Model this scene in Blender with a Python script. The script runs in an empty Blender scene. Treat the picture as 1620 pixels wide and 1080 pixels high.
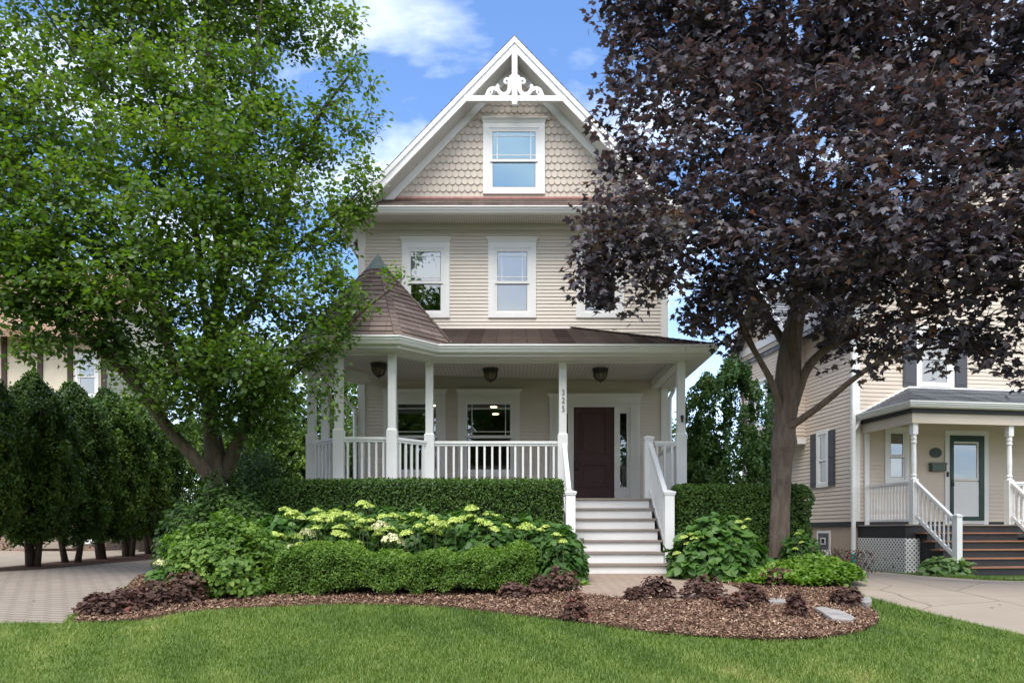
import bpy, math, random
import numpy as np
from mathutils import Vector, Matrix
R = math.radians
random.seed(7)
rng = np.random.default_rng(11)
S = bpy.context.scene
C = S.collection
F, H, CX, EYE = 1120.0, 841.0, 810.0, 0.67      # lens measured on the photograph (1620 px wide)

def P(px, py, Y):
    return Vector(((px-CX)/F*Y, Y, EYE+(H-py)/F*Y))
def sstep(t):
    t = np.clip(t, 0, 1); return t*t*(3-2*t)
def gz(x, y):
    """height of the ground: the front garden falls gently to the street"""
    x = np.asarray(x, float); y = np.asarray(y, float)
    z = -0.06*np.clip(11-y, 0, 9)
    z = z - 0.24*sstep((x-4.8)/3.2)*sstep((y-8.5)/5.0)
    return z
def ground_at(px, py):
    Y = 10.0
    for _ in range(60):
        X = (px-CX)/F*Y
        Y = 0.5*Y + 0.5*(EYE-float(gz(X, Y)))*F/(py-H)
    return ((px-CX)/F*Y, Y)

# ------------------------------------------------------------------ objects
OFF = {}
def tag(o, label=None, cat=None, group=None, kind=None):
    if label: o['label'] = label
    if cat: o['category'] = cat
    if group: o['group'] = group
    if kind: o['kind'] = kind
    return o
def thing(name, loc, label, cat, group=None, local=False, rz=0.0):
    o = bpy.data.objects.new(name, None); C.objects.link(o)
    o.location = loc; o.rotation_euler = (0, 0, rz); o.empty_display_size = 0.2
    OFF[o.name] = Vector((0, 0, 0)) if local else Vector(loc)
    return tag(o, label, cat, group)
def link(name, me, parent=None, off=None):
    o = bpy.data.objects.new(name, me); C.objects.link(o)
    if parent is not None:
        o.parent = parent
        OFF[o.name] = OFF[parent.name]
    else:
        OFF[o.name] = Vector((0, 0, 0))
    return o
def copy_tree(o, parent=None):
    c = o.copy(); C.objects.link(c)
    if parent is not None: c.parent = parent
    for ch in list(o.children): copy_tree(ch, c)
    return c

class MB:
    def __init__(self): self.v = []; self.f = []
    def poly(self, pts):
        n = len(self.v); self.v += [tuple(p) for p in pts]; self.f.append(list(range(n, n+len(pts))))
    def mesh(self, vs, fs):
        n = len(self.v); self.v += [tuple(p) for p in vs]; self.f += [[i+n for i in f] for f in fs]
    def box(self, x0, x1, y0, y1, z0, z1):
        vs = [(x, y, z) for z in (z0, z1) for y in (y0, y1) for x in (x0, x1)]
        self.mesh(vs, [(0,2,3,1),(4,5,7,6),(0,1,5,4),(2,6,7,3),(0,4,6,2),(1,3,7,5)])
    def hexa(self, vs):
        self.mesh(vs, [(0,2,3,1),(4,5,7,6),(0,1,5,4),(2,6,7,3),(0,4,6,2),(1,3,7,5)])
    def fbox(self, fr, u0, u1, z0, z1, o0, o1):
        self.hexa([fr(u, z, o) for z in (z0, z1) for o in (o1, o0) for u in (u0, u1)])
    def beam(self, a, b, w, h, up=(0,0,1)):
        """a bar from a to b, w wide and h high"""
        a = Vector(a); b = Vector(b); d = (b-a).normalized()
        s = d.cross(Vector(up)).normalized(); t = s.cross(d).normalized()
        vs = [q+s*(w/2*i)+t*(h/2*j) for j in (-1, 1) for q in (a, b) for i in (-1, 1)]
        self.hexa(vs)
    def tube(self, pts, rad, n=8, cap=True):
        pts = [Vector(p) for p in pts]
        if not hasattr(rad, '__len__'): rad = [rad]*len(pts)
        t = (pts[1]-pts[0]).normalized()
        a = t.orthogonal().normalized(); base = len(self.v)
        for i, p in enumerate(pts):
            t = (pts[min(i+1, len(pts)-1)]-pts[max(i-1, 0)]).normalized()
            a = (a - t*a.dot(t)).normalized(); b = t.cross(a)
            for k in range(n):
                q = p+(a*math.cos(2*math.pi*k/n)+b*math.sin(2*math.pi*k/n))*rad[i]
                self.v.append(tuple(q))
        for i in range(len(pts)-1):
            for k in range(n):
                k2 = (k+1) % n
                self.f.append([base+i*n+k, base+i*n+k2, base+(i+1)*n+k2, base+(i+1)*n+k])
        if cap:
            self.f.append([base+k for k in range(n)][::-1])
            self.f.append([base+(len(pts)-1)*n+k for k in range(n)])
    def lathe(self, cx, cy, prof, n=16, rot=0.0):
        base = len(self.v)
        for r, z in prof:
            for k in range(n):
                a = 2*math.pi*k/n+rot
                self.v.append((cx+r*math.cos(a), cy+r*math.sin(a), z))
        for i in range(len(prof)-1):
            for k in range(n):
                k2 = (k+1) % n
                self.f.append([base+i*n+k, base+i*n+k2, base+(i+1)*n+k2, base+(i+1)*n+k])
        self.f.append([base+k for k in range(n)][::-1])
        self.f.append([base+(len(prof)-1)*n+k for k in range(n)])
    def sweep(self, path, z, prof):
        """closed profile [(out, up)] along a plan path, out = to the right of the path, mitred"""
        n = len(path); m = len(prof); base = len(self.v)
        for i, p in enumerate(path):
            p = Vector(p)
            def nr(a, b):
                d = (Vector(b)-Vector(a)).normalized(); return Vector((d.y, -d.x))
            if i == 0: nn = nr(path[0], path[1]); k = 1
            elif i == n-1: nn = nr(path[-2], path[-1]); k = 1
            else:
                n1 = nr(path[i-1], p); n2 = nr(p, path[i+1]); nn = (n1+n2).normalized(); k = 1/max(.3, nn.dot(n1))
            for o, u in prof:
                self.v.append((p.x+nn.x*o*k, p.y+nn.y*o*k, z+u))
        for i in range(n-1):
            for j in range(m):
                j2 = (j+1) % m
                self.f.append([base+i*m+j, base+(i+1)*m+j, base+(i+1)*m+j2, base+i*m+j2])
        self.f.append([base+j for j in range(m)]); self.f.append([base+(n-1)*m+j for j in range(m)][::-1])
    def stroke(self, pts, wid, fr, o0, o1):
        """flat ribbon along 2D pts with widths, extruded from o0 to o1 (scroll-sawn wood)"""
        q = []
        P2 = [Vector(p) for p in pts]
        # smooth with Catmull-Rom
        sm = []; ws = []
        if not hasattr(wid, '__len__'): wid = [wid]*len(P2)
        for i in range(len(P2)-1):
            p0 = P2[max(i-1, 0)]; p1 = P2[i]; p2 = P2[i+1]; p3 = P2[min(i+2, len(P2)-1)]
            for k in range(4):
                t = k/4
                sm.append(.5*((2*p1)+(p2-p0)*t+(2*p0-5*p1+4*p2-p3)*t*t+(3*p1-p0-3*p2+p3)*t**3)); ws.append(wid[i]*(1-t)+wid[i+1]*t)
        sm.append(P2[-1]); ws.append(wid[-1])
        base = len(self.v); n = len(sm)
        for i, p in enumerate(sm):
            d = (sm[min(i+1, n-1)]-sm[max(i-1, 0)]).normalized(); s = Vector((-d.y, d.x))*ws[i]/2
            for w in (p+s, p-s):
                for o in (o0, o1): self.v.append(tuple(fr(w.x, w.y, o)))
        for i in range(n-1):
            a = base+4*i; b = a+4
            self.f += [[a+1, b+1, b+3, a+3], [a, a+2, b+2, b], [a, b, b+1, a+1], [a+2, a+3, b+3, b+2]]
        self.f += [[base, base+1, base+3, base+2], [base+4*n-4, base+4*n-2, base+4*n-1, base+4*n-3]]
    def build(self, name, mat, parent=None, smooth=False, bevel=0.0, label=None):
        off = OFF[parent.name] if parent is not None else Vector((0, 0, 0))
        me = bpy.data.meshes.new(name)
        me.from_pydata([tuple(Vector(v)-off) for v in self.v], [], self.f)
        me.validate(); me.update()
        # metric UVs in the plane of each face
        uv = me.uv_layers.new(name='UVMap')
        co = np.empty(len(me.vertices)*3, np.float32); me.vertices.foreach_get('co', co); co = co.reshape(-1, 3)
        out = np.zeros((len(me.loops), 2), np.float32)
        for p in me.polygons:
            nn = p.normal
            u = Vector((0, 0, 1)).cross(nn)
            u = u.normalized() if u.length > 1e-3 else Vector((1, 0, 0))
            w = nn.cross(u)
            for li in p.loop_indices:
                c = Vector(co[me.loops[li].vertex_index])
                out[li] = (c.dot(u), c.dot(w))
        uv.data.foreach_set('uv', out.ravel())
        if smooth: me.polygons.foreach_set('use_smooth', [True]*len(me.polygons))
        me.materials.append(mat)
        o = link(name, me, parent)
        if bevel:
            b = o.modifiers.new('Bevel', 'BEVEL'); b.width = bevel; b.segments = 2; b.limit_method = 'ANGLE'
        if label: o['label'] = label
        return o

def clip(poly, fa, lo, hi):
    """clip a polygon (list of Vectors) to lo <= fa(p) <= hi"""
    for sgn, lim in ((1, lo), (-1, -hi)):
        out = []
        for i, p in enumerate(poly):
            q = poly[(i+1) % len(poly)]
            a = sgn*fa(p)-lim; b = sgn*fa(q)-lim
            if a >= 0: out.append(p)
            if (a >= 0) != (b >= 0): out.append(p+(q-p)*(a/(a-b)))
        poly = out
        if len(poly) < 3: return []
    return poly
def lap(mb, pts, exp, lip, jitter=0.0):
    """overlapping courses (shingles) over a planar polygon"""
    pts = [Vector(p) for p in pts]
    n = (pts[1]-pts[0]).cross(pts[2]-pts[1]).normalized()
    if n.z < 0: n = -n
    u = Vector((0, 0, 1)).cross(n).normalized(); v = n.cross(u)
    fa = lambda p: p.dot(v)
    v0 = min(map(fa, pts)); v1 = max(map(fa, pts)); k = 0
    while v0+k*exp < v1:
        a = v0+k*exp; k += 1
        q = clip(pts, fa, a, a+exp+1e-5)
        if not q: continue
        lp = lip*(1+random.uniform(-jitter, jitter))
        up = [p+n*(lp*(1-(fa(p)-a)/exp)+.002) for p in q]
        if (up[1]-up[0]).cross(up[2]-up[1]).dot(n) < 0: up = up[::-1]; q = q[::-1]
        mb.poly(up)
        for i in range(len(q)):
            j = (i+1) % len(q)
            if abs(fa(q[i])-a) < 1e-3 and abs(fa(q[j])-a) < 1e-3:
                mb.poly([q[i]-n*.002, q[j]-n*.002, up[j], up[i]])
def siding(mb, fr, u0, u1, z0, z1, holes, exp=0.0754, lip=0.017, topf=None):
    """clapboards on a wall in the frame fr(u, z, out); topf gives u-range at a height (for gables)"""
    k = 0
    while z0+k*exp < z1-1e-4:
        a = z0+k*exp; b = min(a+exp, z1); k += 1; zc = (a+b)/2
        lo, hi = (u0, u1) if topf is None else topf(zc)
        if hi <= lo: continue
        spans = [(lo, hi)]
        for hu0, hu1, hz0, hz1 in holes:
            if hz0 < zc < hz1:
                ns = []
                for s, e in spans:
                    if hu1 <= s or hu0 >= e: ns.append((s, e)); continue
                    if hu0 > s: ns.append((s, hu0))
                    if hu1 < e: ns.append((hu1, e))
                spans = ns
        for s, e in spans:
            mb.poly([fr(s, a, lip), fr(e, a, lip), fr(e, b, .002), fr(s, b, .002)])
            mb.poly([fr(s, a, 0), fr(e, a, 0), fr(e, a, lip), fr(s, a, lip)])
def holed(mb, fr, u0, u1, z0, z1, holes, o=0.0):
    us = sorted({u0, u1, *[h[0] for h in holes], *[h[1] for h in holes]})
    zs = sorted({z0, z1, *[h[2] for h in holes], *[h[3] for h in holes]})
    us = [u for u in us if u0 <= u <= u1]; zs = [z for z in zs if z0 <= z <= z1]
    for a, b in zip(us, us[1:]):
        for c, d in zip(zs, zs[1:]):
            m = ((a+b)/2, (c+d)/2)
            if any(h[0] < m[0] < h[1] and h[2] < m[1] < h[3] for h in holes): continue
            mb.poly([fr(a, c, o), fr(b, c, o), fr(b, d, o), fr(a, d, o)])

# ------------------------------------------------------------------ instanced small faces (leaves, blades, chips)
def scatter(name, tv, tf, pos, rot, scl, mat, parent=None, tint=None, smooth=False):
    tv = np.asarray(tv, np.float32); n = len(pos); k = len(tv)
    scl = np.asarray(scl, np.float32)
    if scl.ndim == 1: scl = np.repeat(scl[:, None], 3, 1)
    v = np.einsum('nij,nkj->nki', rot.astype(np.float32), tv[None]*scl[:, None, :])+np.asarray(pos, np.float32)[:, None, :]
    if parent is not None: v = v-np.array(OFF[parent.name], np.float32)
    v = v.reshape(-1, 3)
    lens = np.array([len(f) for f in tf]); flat = np.concatenate([np.array(f) for f in tf])
    L = len(flat)
    li = (flat[None]+(np.arange(n)*k)[:, None]).ravel().astype(np.int32)
    st = np.concatenate([[0], np.cumsum(lens)[:-1]])
    ls = (st[None]+(np.arange(n)*L)[:, None]).ravel().astype(np.int32)
    me = bpy.data.meshes.new(name)
    me.vertices.add(len(v)); me.vertices.foreach_set('co', v.ravel())
    me.loops.add(len(li)); me.loops.foreach_set('vertex_index', li)
    me.polygons.add(len(ls)); me.polygons.foreach_set('loop_start', ls)
    if smooth: me.polygons.foreach_set('use_smooth', np.ones(len(ls), bool))
    me.update(calc_edges=True)
    if tint is None: tint = rng.random(n)
    at = me.attributes.new('tint', 'FLOAT', 'FACE')
    at.data.foreach_set('value', np.repeat(np.asarray(tint, np.float32), len(tf)))
    me.materials.append(mat)
    return link(name, me, parent)
def unit(a): return a/np.maximum(np.linalg.norm(a, axis=-1, keepdims=True), 1e-9)
def frames(nrm, tip):
    """matrices with columns x (side), y (towards tip), z (normal)"""
    z = unit(nrm); y = unit(tip-z*np.sum(tip*z, -1, keepdims=True)); x = np.cross(y, z)
    return np.stack([x, y, z], -1)
def rdir(n): return unit(rng.normal(size=(n, 3)))
def vnoise(p, s=1.0, seed=0):
    """cheap smooth noise in [0, 1] from sums of sines"""
    r = np.random.default_rng(seed); p = np.asarray(p)*s; o = np.zeros(len(p))
    for i in range(6):
        d = r.normal(size=p.shape[1]); o += np.sin(p@d*(1+.5*i)+r.uniform(0, 6.3))/(1+.4*i)
    return np.clip(.5+o/5, 0, 1)
# leaf outlines: y runs from stalk to tip
ALMOND = ([(0,0,0),(.30,.30,.06),(.30,.62,.05),(0,1,-.06),(-.30,.62,.05),(-.30,.30,.06),(0,.5,0)],
          [(0,1,6),(1,2,6),(2,3,6),(3,4,6),(4,5,6),(5,0,6)])
OVAL = ([(0,0,0),(.34,.35,.05),(0,1,-.03),(-.34,.35,.05)], [(0,1,2),(0,2,3)])
QUADL = ([(-.5,0,0),(.5,0,0),(.32,1,0),(-.32,1,0)], [(0,1,2,3)])
def maple_leaf():
    half = [(0,0),(.16,-.08),(.40,-.06),(.30,.10),(.56,.22),(.44,.32),(.66,.56),(.40,.52),(.34,.46),(.24,.60),(.20,.62),(.14,.84),(0,1.05)]
    out = [(x, y) for x, y in half]+[(-x, y) for x, y in half[-2:0:-1]]
    v = [(x, y, -.16*abs(x)**1.2-.10*y*y) for x, y in out]+[(0,.3,.02)]
    n = len(out)
    return v, [(i, (i+1) % n, n) for i in range(n)]
MAPLE = maple_leaf()
FAN = ([(-.06,0,0),(.06,0,0),(.36,.42,.03),(.22,.75,-.02),(0,1,-.05),(-.24,.72,-.02),(-.36,.40,.03)], [(0,1,2,6),(2,3,4,5,6)])
# ------------------------------------------------------------------ materials
class N:
    def __init__(self, name):
        self.m = bpy.data.materials.new(name); self.m.use_nodes = True
        self.t = self.m.node_tree; self.t.nodes.clear()
        self.out = self.n('ShaderNodeOutputMaterial')
    def n(self, kind, **kw):
        x = self.t.nodes.new(kind)
        for k, v in kw.items():
            if k == 'inp':
                for i, val in v.items():
                    if isinstance(val, bpy.types.NodeSocket): self.t.links.new(val, x.inputs[i])
                    else: x.inputs[i].default_value = val
            else: setattr(x, k, v)
        return x
    def ramp(self, fac, stops):
        r = self.n('ShaderNodeValToRGB'); e = r.color_ramp.elements
        while len(e) < len(stops): e.new(.5)
        for el, (p, c) in zip(e, stops): el.position = p; el.color = (*c, 1)
        self.t.links.new(fac, r.inputs[0]); return r.outputs[0]
    def mix(self, fac, a, b, mode='MIX'):
        x = self.n('ShaderNodeMix', data_type='RGBA', blend_type=mode)
        for i, val in ((0, fac), (6, a), (7, b)):
            if isinstance(val, bpy.types.NodeSocket): self.t.links.new(val, x.inputs[i])
            else: x.inputs[i].default_value = val if i == 0 else (*val[:3], 1)
        return x.outputs[2]
    def noise(self, scale, detail=4, rough=.55, vec=None, dist=0.0):
        inp = {'Scale': scale, 'Detail': detail, 'Roughness': rough, 'Distortion': dist}
        x = self.n('ShaderNodeTexNoise', inp=inp)
        self.t.links.new(vec if vec else self.co('Object'), x.inputs['Vector']); return x.outputs['Fac']
    def co(self, k='Object'):
        if not hasattr(self, '_c'): self._c = self.n('ShaderNodeTexCoord')
        return self._c.outputs[k]
    def map(self, vec, scale=(1,1,1), rot=(0,0,0), loc=(0,0,0)):
        return self.n('ShaderNodeMapping', inp={'Vector': vec, 'Scale': scale, 'Rotation': rot, 'Location': loc}).outputs[0]
    def bump(self, h, strength=.3, dist=.02):
        return self.n('ShaderNodeBump', inp={'Height': h, 'Strength': strength, 'Distance': dist}).outputs[0]
    def math(self, op, a, b=0.0):
        x = self.n('ShaderNodeMath', operation=op)
        for i, val in ((0, a), (1, b)):
            if isinstance(val, bpy.types.NodeSocket): self.t.links.new(val, x.inputs[i])
            else: x.inputs[i].default_value = val
        return x.outputs[0]
    def pbr(self, col, rough=.6, bump=None, spec=.4, **kw):
        inp = {'Roughness': rough, 'Specular IOR Level': spec}
        inp['Base Color'] = col if isinstance(col, bpy.types.NodeSocket) else (*col, 1)
        inp.update(kw)
        b = self.n('ShaderNodeBsdfPrincipled', inp=inp)
        if bump is not None: self.t.links.new(bump, b.inputs['Normal'])
        return b.outputs[0]
    def done(self, sh):
        self.t.links.new(sh, self.out.inputs[0]); return self.m

def plain(name, col, rough=.5, var=.06, scale=6, spec=.4, bump=.08):
    k = N(name)
    f = k.noise(scale, 5, .6)
    a = tuple(c*(1-var) for c in col); b = tuple(min(1, c*(1+var)) for c in col)
    f2 = k.noise(scale*12, 3)
    return k.done(k.pbr(k.ramp(f, [(.3, a), (.7, b)]), rough, k.bump(f2, bump, .004), spec))
def leafmat(name, stops, rough=.45, trans=.35, tcol=(1.2, 1.5, .5), spec=.4):
    k = N(name)
    at = k.n('ShaderNodeAttribute', attribute_name='tint')
    col = k.ramp(at.outputs['Fac'], stops)
    p = k.pbr(col, rough, None, spec)
    tr = k.n('ShaderNodeBsdfTranslucent', inp={'Color': k.mix(1.0, col, tcol, 'MULTIPLY')})
    return k.done(k.n('ShaderNodeMixShader', inp={0: trans, 1: p, 2: tr.outputs[0]}).outputs[0])
def grooves(name, col, pitch, gcol, along='x', rough=.5, width=.10, depth=.3):
    """beaded boards: narrow grooves every pitch metres (UV metres)"""
    k = N(name)
    s = k.n('ShaderNodeSeparateXYZ', inp={0: k.co('UV')})
    x = k.math('FRACT', k.math('DIVIDE', s.outputs[0 if along == 'x' else 1], pitch))
    d = k.math('ABSOLUTE', k.math('SUBTRACT', x, .5))
    g = k.math('GREATER_THAN', d, .5-width)
    n = k.noise(3, 4)
    base = k.mix(n, tuple(c*.93 for c in col), tuple(min(1, c*1.05) for c in col))
    return k.done(k.pbr(k.mix(g, base, gcol), rough, k.bump(k.math('SUBTRACT', 1.0, g), depth, .004)))
def shingles(name, cols, w=.28, h=.14, mortar=.004):
    k = N(name)
    br = k.n('ShaderNodeTexBrick', offset=.5, inp={'Vector': k.co('UV'), 'Color1': (0,0,0,1), 'Color2': (1,1,1,1), 'Mortar': (.5,.5,.5,1),
             'Scale': 1.0, 'Mortar Size': mortar, 'Brick Width': w, 'Row Height': h, 'Mortar Smooth': .2})
    sep = k.n('ShaderNodeSeparateColor', inp={0: br.outputs['Color']})
    n1 = k.noise(2.0, 4, .6); n2 = k.noise(90, 3, .6); n3 = k.noise(14, 3, .6)
    f = k.math('ADD', k.math('MULTIPLY', sep.outputs[0], .55), k.math('ADD', k.math('MULTIPLY', n1, .3), k.math('MULTIPLY', n3, .35)))
    col = k.ramp(f, [(.25, cols[0]), (.5, cols[1]), (.78, cols[2])])
    col = k.mix(k.math('MULTIPLY', n2, .5), col, tuple(c*1.5 for c in cols[1]))
    col = k.mix(k.math('MULTIPLY', br.outputs['Fac'], .7), col, tuple(c*.4 for c in cols[0]))
    hgt = k.math('ADD', k.math('MULTIPLY', n2, .4), k.math('SUBTRACT', 1.0, br.outputs['Fac']))
    return k.done(k.pbr(col, .9, k.bump(hgt, .5, .006), .2))
def bricks(name, c1, c2, mortar, w, h, ms, rough=.85, rot=0.0, uv='UV', bumpd=.006, off=.5):
    k = N(name)
    vec = k.map(k.co(uv), rot=(0, 0, rot))
    br = k.n('ShaderNodeTexBrick', offset=off, inp={'Vector': vec, 'Color1': (*c1, 1), 'Color2': (*c2, 1), 'Mortar': (*mortar, 1),
             'Scale': 1.0, 'Mortar Size': ms, 'Brick Width': w, 'Row Height': h, 'Mortar Smooth': .3, 'Bias': 0.0})
    n1 = k.noise(1.3, 5, .65); n2 = k.noise(45, 4, .65)
    col = k.mix(k.math('MULTIPLY', n1, .45), br.outputs['Color'], tuple(c*.62 for c in c1))
    col = k.mix(k.math('MULTIPLY', n2, .35), col, tuple(min(1, c*1.35) for c in c2))
    hgt = k.math('ADD', k.math('MULTIPLY', n2, .25), k.math('SUBTRACT', 1.0, br.outputs['Fac']))
    return k.done(k.pbr(col, rough, k.bump(hgt, .6, bumpd), .25))
def bark(name, c0, c1, sx=14, sz=3):
    k = N(name)
    v = k.map(k.co('Object'), scale=(sx, sx, sz))
    n = k.noise(1.0, 6, .65, v, .6); n2 = k.noise(1.2, 4, .6); n3 = k.noise(40, 4)
    f = k.math('ADD', k.math('MULTIPLY', n, .6), k.math('ADD', k.math('MULTIPLY', n2, .3), k.math('MULTIPLY', n3, .1)))
    return k.done(k.pbr(k.ramp(f, [(.34, c0), (.62, c1)]), .9, k.bump(f, 1.0, .06), .2))
def glassmat(name, refl=.28, tint=(.9, .95, 1.0)):
    k = N(name)
    fr = k.n('ShaderNodeFresnel', inp={'IOR': 1.5})
    g = k.n('ShaderNodeBsdfGlossy', inp={'Roughness': 0.012, 'Color': (*tint, 1)})
    n = k.noise(1.1, 2)
    k.t.links.new(k.bump(n, .03, .02), g.inputs['Normal'])
    t = k.n('ShaderNodeBsdfTransparent', inp={'Color': (.82, .87, .86, 1)})
    f = k.math('ADD', fr.outputs[0], refl)
    return k.done(k.n('ShaderNodeMixShader', inp={0: f, 1: t.outputs[0], 2: g.outputs[0]}).outputs[0])

M = {}
M['white'] = plain('white_paint', (.76, .755, .74), .42, .025, 2.5, .4, .05)
M['trim'] = plain('cream_trim', (.74, .72, .68), .5, .03, 2.5, .35, .05)
M['gutter'] = plain('white_aluminium', (.80, .80, .78), .35, .03, 1.2, .5, .02)
M['siding'] = plain('beige_siding', (.655, .59, .515), .55, .035, 1.5, .3, .06)
M['siding_b'] = plain('tan_siding', (.63, .54, .45), .55, .03, 1.5, .3, .05)
M['scale'] = plain('taupe_shingle', (.55, .48, .41), .65, .06, 3.5, .25, .12)
M['soffit'] = grooves('ribbed_soffit', (.66, .65, .62), .05, (.40, .39, .37), width=.10)
M['bead'] = grooves('beadboard_ceiling', (.62, .59, .54), .075, (.43, .40, .36), width=.09)
M['roof'] = shingles('brown_shingles', ((.052, .039, .033), (.112, .084, .072), (.19, .148, .128)))
M['roof_grey'] = shingles('grey_shingles', ((.06, .064, .07), (.12, .125, .135), (.21, .215, .225)))
M['roof_tile'] = shingles('clay_tiles', ((.20, .12, .08), (.30, .19, .13), (.38, .26, .19)), .22, .3, .02)
M['door'] = plain('aubergine_door', (.080, .042, .043), .42, .16, 9, .25, .06)
M['tread'] = plain('taupe_decking', (.27, .225, .195), .6, .10, 5, .3, .15)
M['glass'] = glassmat('window_glass', .18)
M['glass_sky'] = glassmat('sky_tinted_glass', .46, (.33, .50, .62))  # blue tint puts the colour of reflected sky into the pane
M['blind'] = grooves('window_blind', (.78, .80, .80), .05, (.66, .68, .69), along='y', width=.06)
M['shade'] = plain('roller_shade', (.62, .67, .69), .8, .03, 2)
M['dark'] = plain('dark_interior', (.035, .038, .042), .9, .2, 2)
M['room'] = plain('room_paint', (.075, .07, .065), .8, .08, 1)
M['iron'] = plain('bronze_iron', (.022, .018, .015), .45, .2, 20, .5)
M['lampglass'] = plain('amber_glass', (.17, .14, .10), .25, .25, 25, .5)
M['copper'] = plain('patina_copper', (.085, .11, .09), .55, .25, 7, .5)
M['copper_new'] = plain('copper_flashing', (.36, .15, .12), .4, .25, 12, .5)
M['digit'] = plain('grey_metal', (.16, .16, .15), .4, .1, 10, .6)
M['shadow_line'] = plain('grey_shadow_line', (.16, .165, .165), .6, .1, 10)
M['green_paint'] = plain('dark_green_paint', (.012, .045, .030), .45, .12, 5)
M['shutter'] = grooves('grey_shutter', (.075, .075, .088), .055, (.045, .045, .055), along='y', width=.16)
M['black'] = plain('black_paint', (.024, .024, .026), .6, .15, 5)
M['redwood'] = plain('cedar_tread', (.30, .145, .085), .6, .15, 9, .3, .15)
M['foundation'] = plain('painted_foundation', (.44, .355, .275), .85, .06, 4, .2, .3)
M['stucco'] = plain('cream_stucco', (.66, .58, .45), .9, .06, 2.5, .2, .35)
M['timber'] = plain('brown_timber', (.075, .055, .045), .8, .15, 6, .2, .2)
M['teal'] = plain('teal_plastic', (.03, .30, .27), .4, .05, 6)
M['brick'] = bricks('old_brick', (.20, .115, .085), (.28, .175, .13), (.30, .26, .22), .22, .075, .012)
M['paver'] = bricks('driveway_pavers', (.245, .20, .158), (.29, .242, .193), (.075, .06, .048), .24, .12, .013, rot=R(12), uv='Object')
M['walk'] = bricks('walk_pavers', (.285, .213, .162), (.335, .255, .198), (.10, .08, .062), .21, .105, .009, rot=R(45), uv='Object')
M['bark_maple'] = bark('maple_bark', (.085, .062, .048), (.205, .160, .128))
M['bark_pear'] = bark('pear_bark', (.060, .048, .036), (.165, .130, .095))
M['bark_dark'] = bark('cedar_bark', (.035, .026, .020), (.10, .075, .058))
M['stem'] = plain('green_stem', (.08, .10, .04), .7, .2, 8)
M['pear'] = leafmat('pear_leaf', [(0, (.042, .090, .018)), (.45, (.085, .155, .026)), (.8, (.135, .21, .034)), (1, (.20, .27, .05))], .45, .45, (1.5, 1.6, .5))
M['far'] = leafmat('far_leaf', [(0, (.030, .066, .012)), (.5, (.065, .125, .022)), (1, (.15, .23, .05))], .5, .40, (1.5, 1.6, .5))
M['maple'] = leafmat('purple_leaf', [(0, (.050, .044, .050)), (.45, (.082, .074, .094)), (.70, (.108, .088, .104)), (.80, (.085, .088, .062)), (.90, (.150, .082, .062)), (1, (.20, .115, .07))], .52, .22, (1.5, .95, .7), .45)
M['cedar'] = leafmat('cedar_spray', [(0, (.018, .044, .008)), (.5, (.052, .108, .013)), (1, (.17, .265, .030))], .55, .25)
M['cedar2'] = leafmat('juniper_spray', [(0, (.024, .060, .018)), (.5, (.052, .118, .026)), (.985, (.110, .190, .036)), (1, (.24, .085, .03))], .55, .25)
M['yew'] = leafmat('yew_needle', [(0, (.022, .055, .009)), (.55, (.055, .118, .014)), (1, (.13, .22, .026))], .6, .25)
M['box'] = leafmat('boxwood_leaf', [(0, (.040, .092, .010)), (.55, (.100, .190, .020)), (1, (.22, .32, .045))], .55, .32)
M['hyd'] = leafmat('hydrangea_leaf', [(0, (.036, .100, .020)), (.55, (.072, .160, .030)), (1, (.135, .235, .045))], .5, .32, (1.3, 1.5, .5))
M['cover'] = leafmat('groundcover_leaf', [(0, (.055, .125, .012)), (.5, (.115, .215, .022)), (1, (.19, .31, .04))], .45, .3)
M['hosta'] = leafmat('hosta_leaf', [(0, (.09, .17, .05)), (.6, (.16, .26, .08)), (1, (.48, .52, .34))], .45, .3)
M['heuch'] = leafmat('heuchera_leaf', [(0, (.045, .024, .020)), (.5, (.088, .046, .036)), (.85, (.15, .085, .062)), (1, (.21, .05, .04))], .6, .2, (1.5, .7, .5), .3)
M['floret'] = leafmat('lime_floret', [(0, (.27, .36, .06)), (.5, (.43, .53, .11)), (1, (.60, .67, .22))], .6, .2)
M['floret_w'] = leafmat('cream_floret', [(0, (.50, .49, .26)), (.5, (.64, .63, .38)), (1, (.74, .72, .50))], .6, .2)
M['core'] = plain('twiggy_core', (.022, .030, .012), .95, .35, 14, .1, .3)
M['grass'] = leafmat('grass_blade', [(0, (.070, .128, .020)), (.4, (.124, .200, .032)), (.72, (.195, .272, .054)), (.9, (.31, .345, .10)), (1, (.50, .41, .19))], .5, .30, (1.3, 1.4, .5))
M['chip'] = leafmat('wood_chip', [(0, (.10, .057, .038)), (.5, (.235, .138, .090)), (.85, (.37, .245, .168)), (1, (.54, .42, .31))], .9, 0.0, (1, 1, 1), .2)
M['stone'] = plain('pale_flagstone', (.27, .255, .24), .9, .25, 7, .2, .6)
M['wire'] = plain('grey_wire', (.05, .05, .055), .6, .1, 4)
def _soil():
    k = N('mulch'); n = k.noise(30, 6, .7); n2 = k.noise(2, 4)
    f = k.math('ADD', k.math('MULTIPLY', n, .7), k.math('MULTIPLY', n2, .3))
    return k.done(k.pbr(k.ramp(f, [(.3, (.045, .024, .017)), (.5, (.11, .062, .043)), (.7, (.19, .115, .08))]), .95, k.bump(n, 1.0, .03), .1))
M['mulch'] = _soil()
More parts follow.
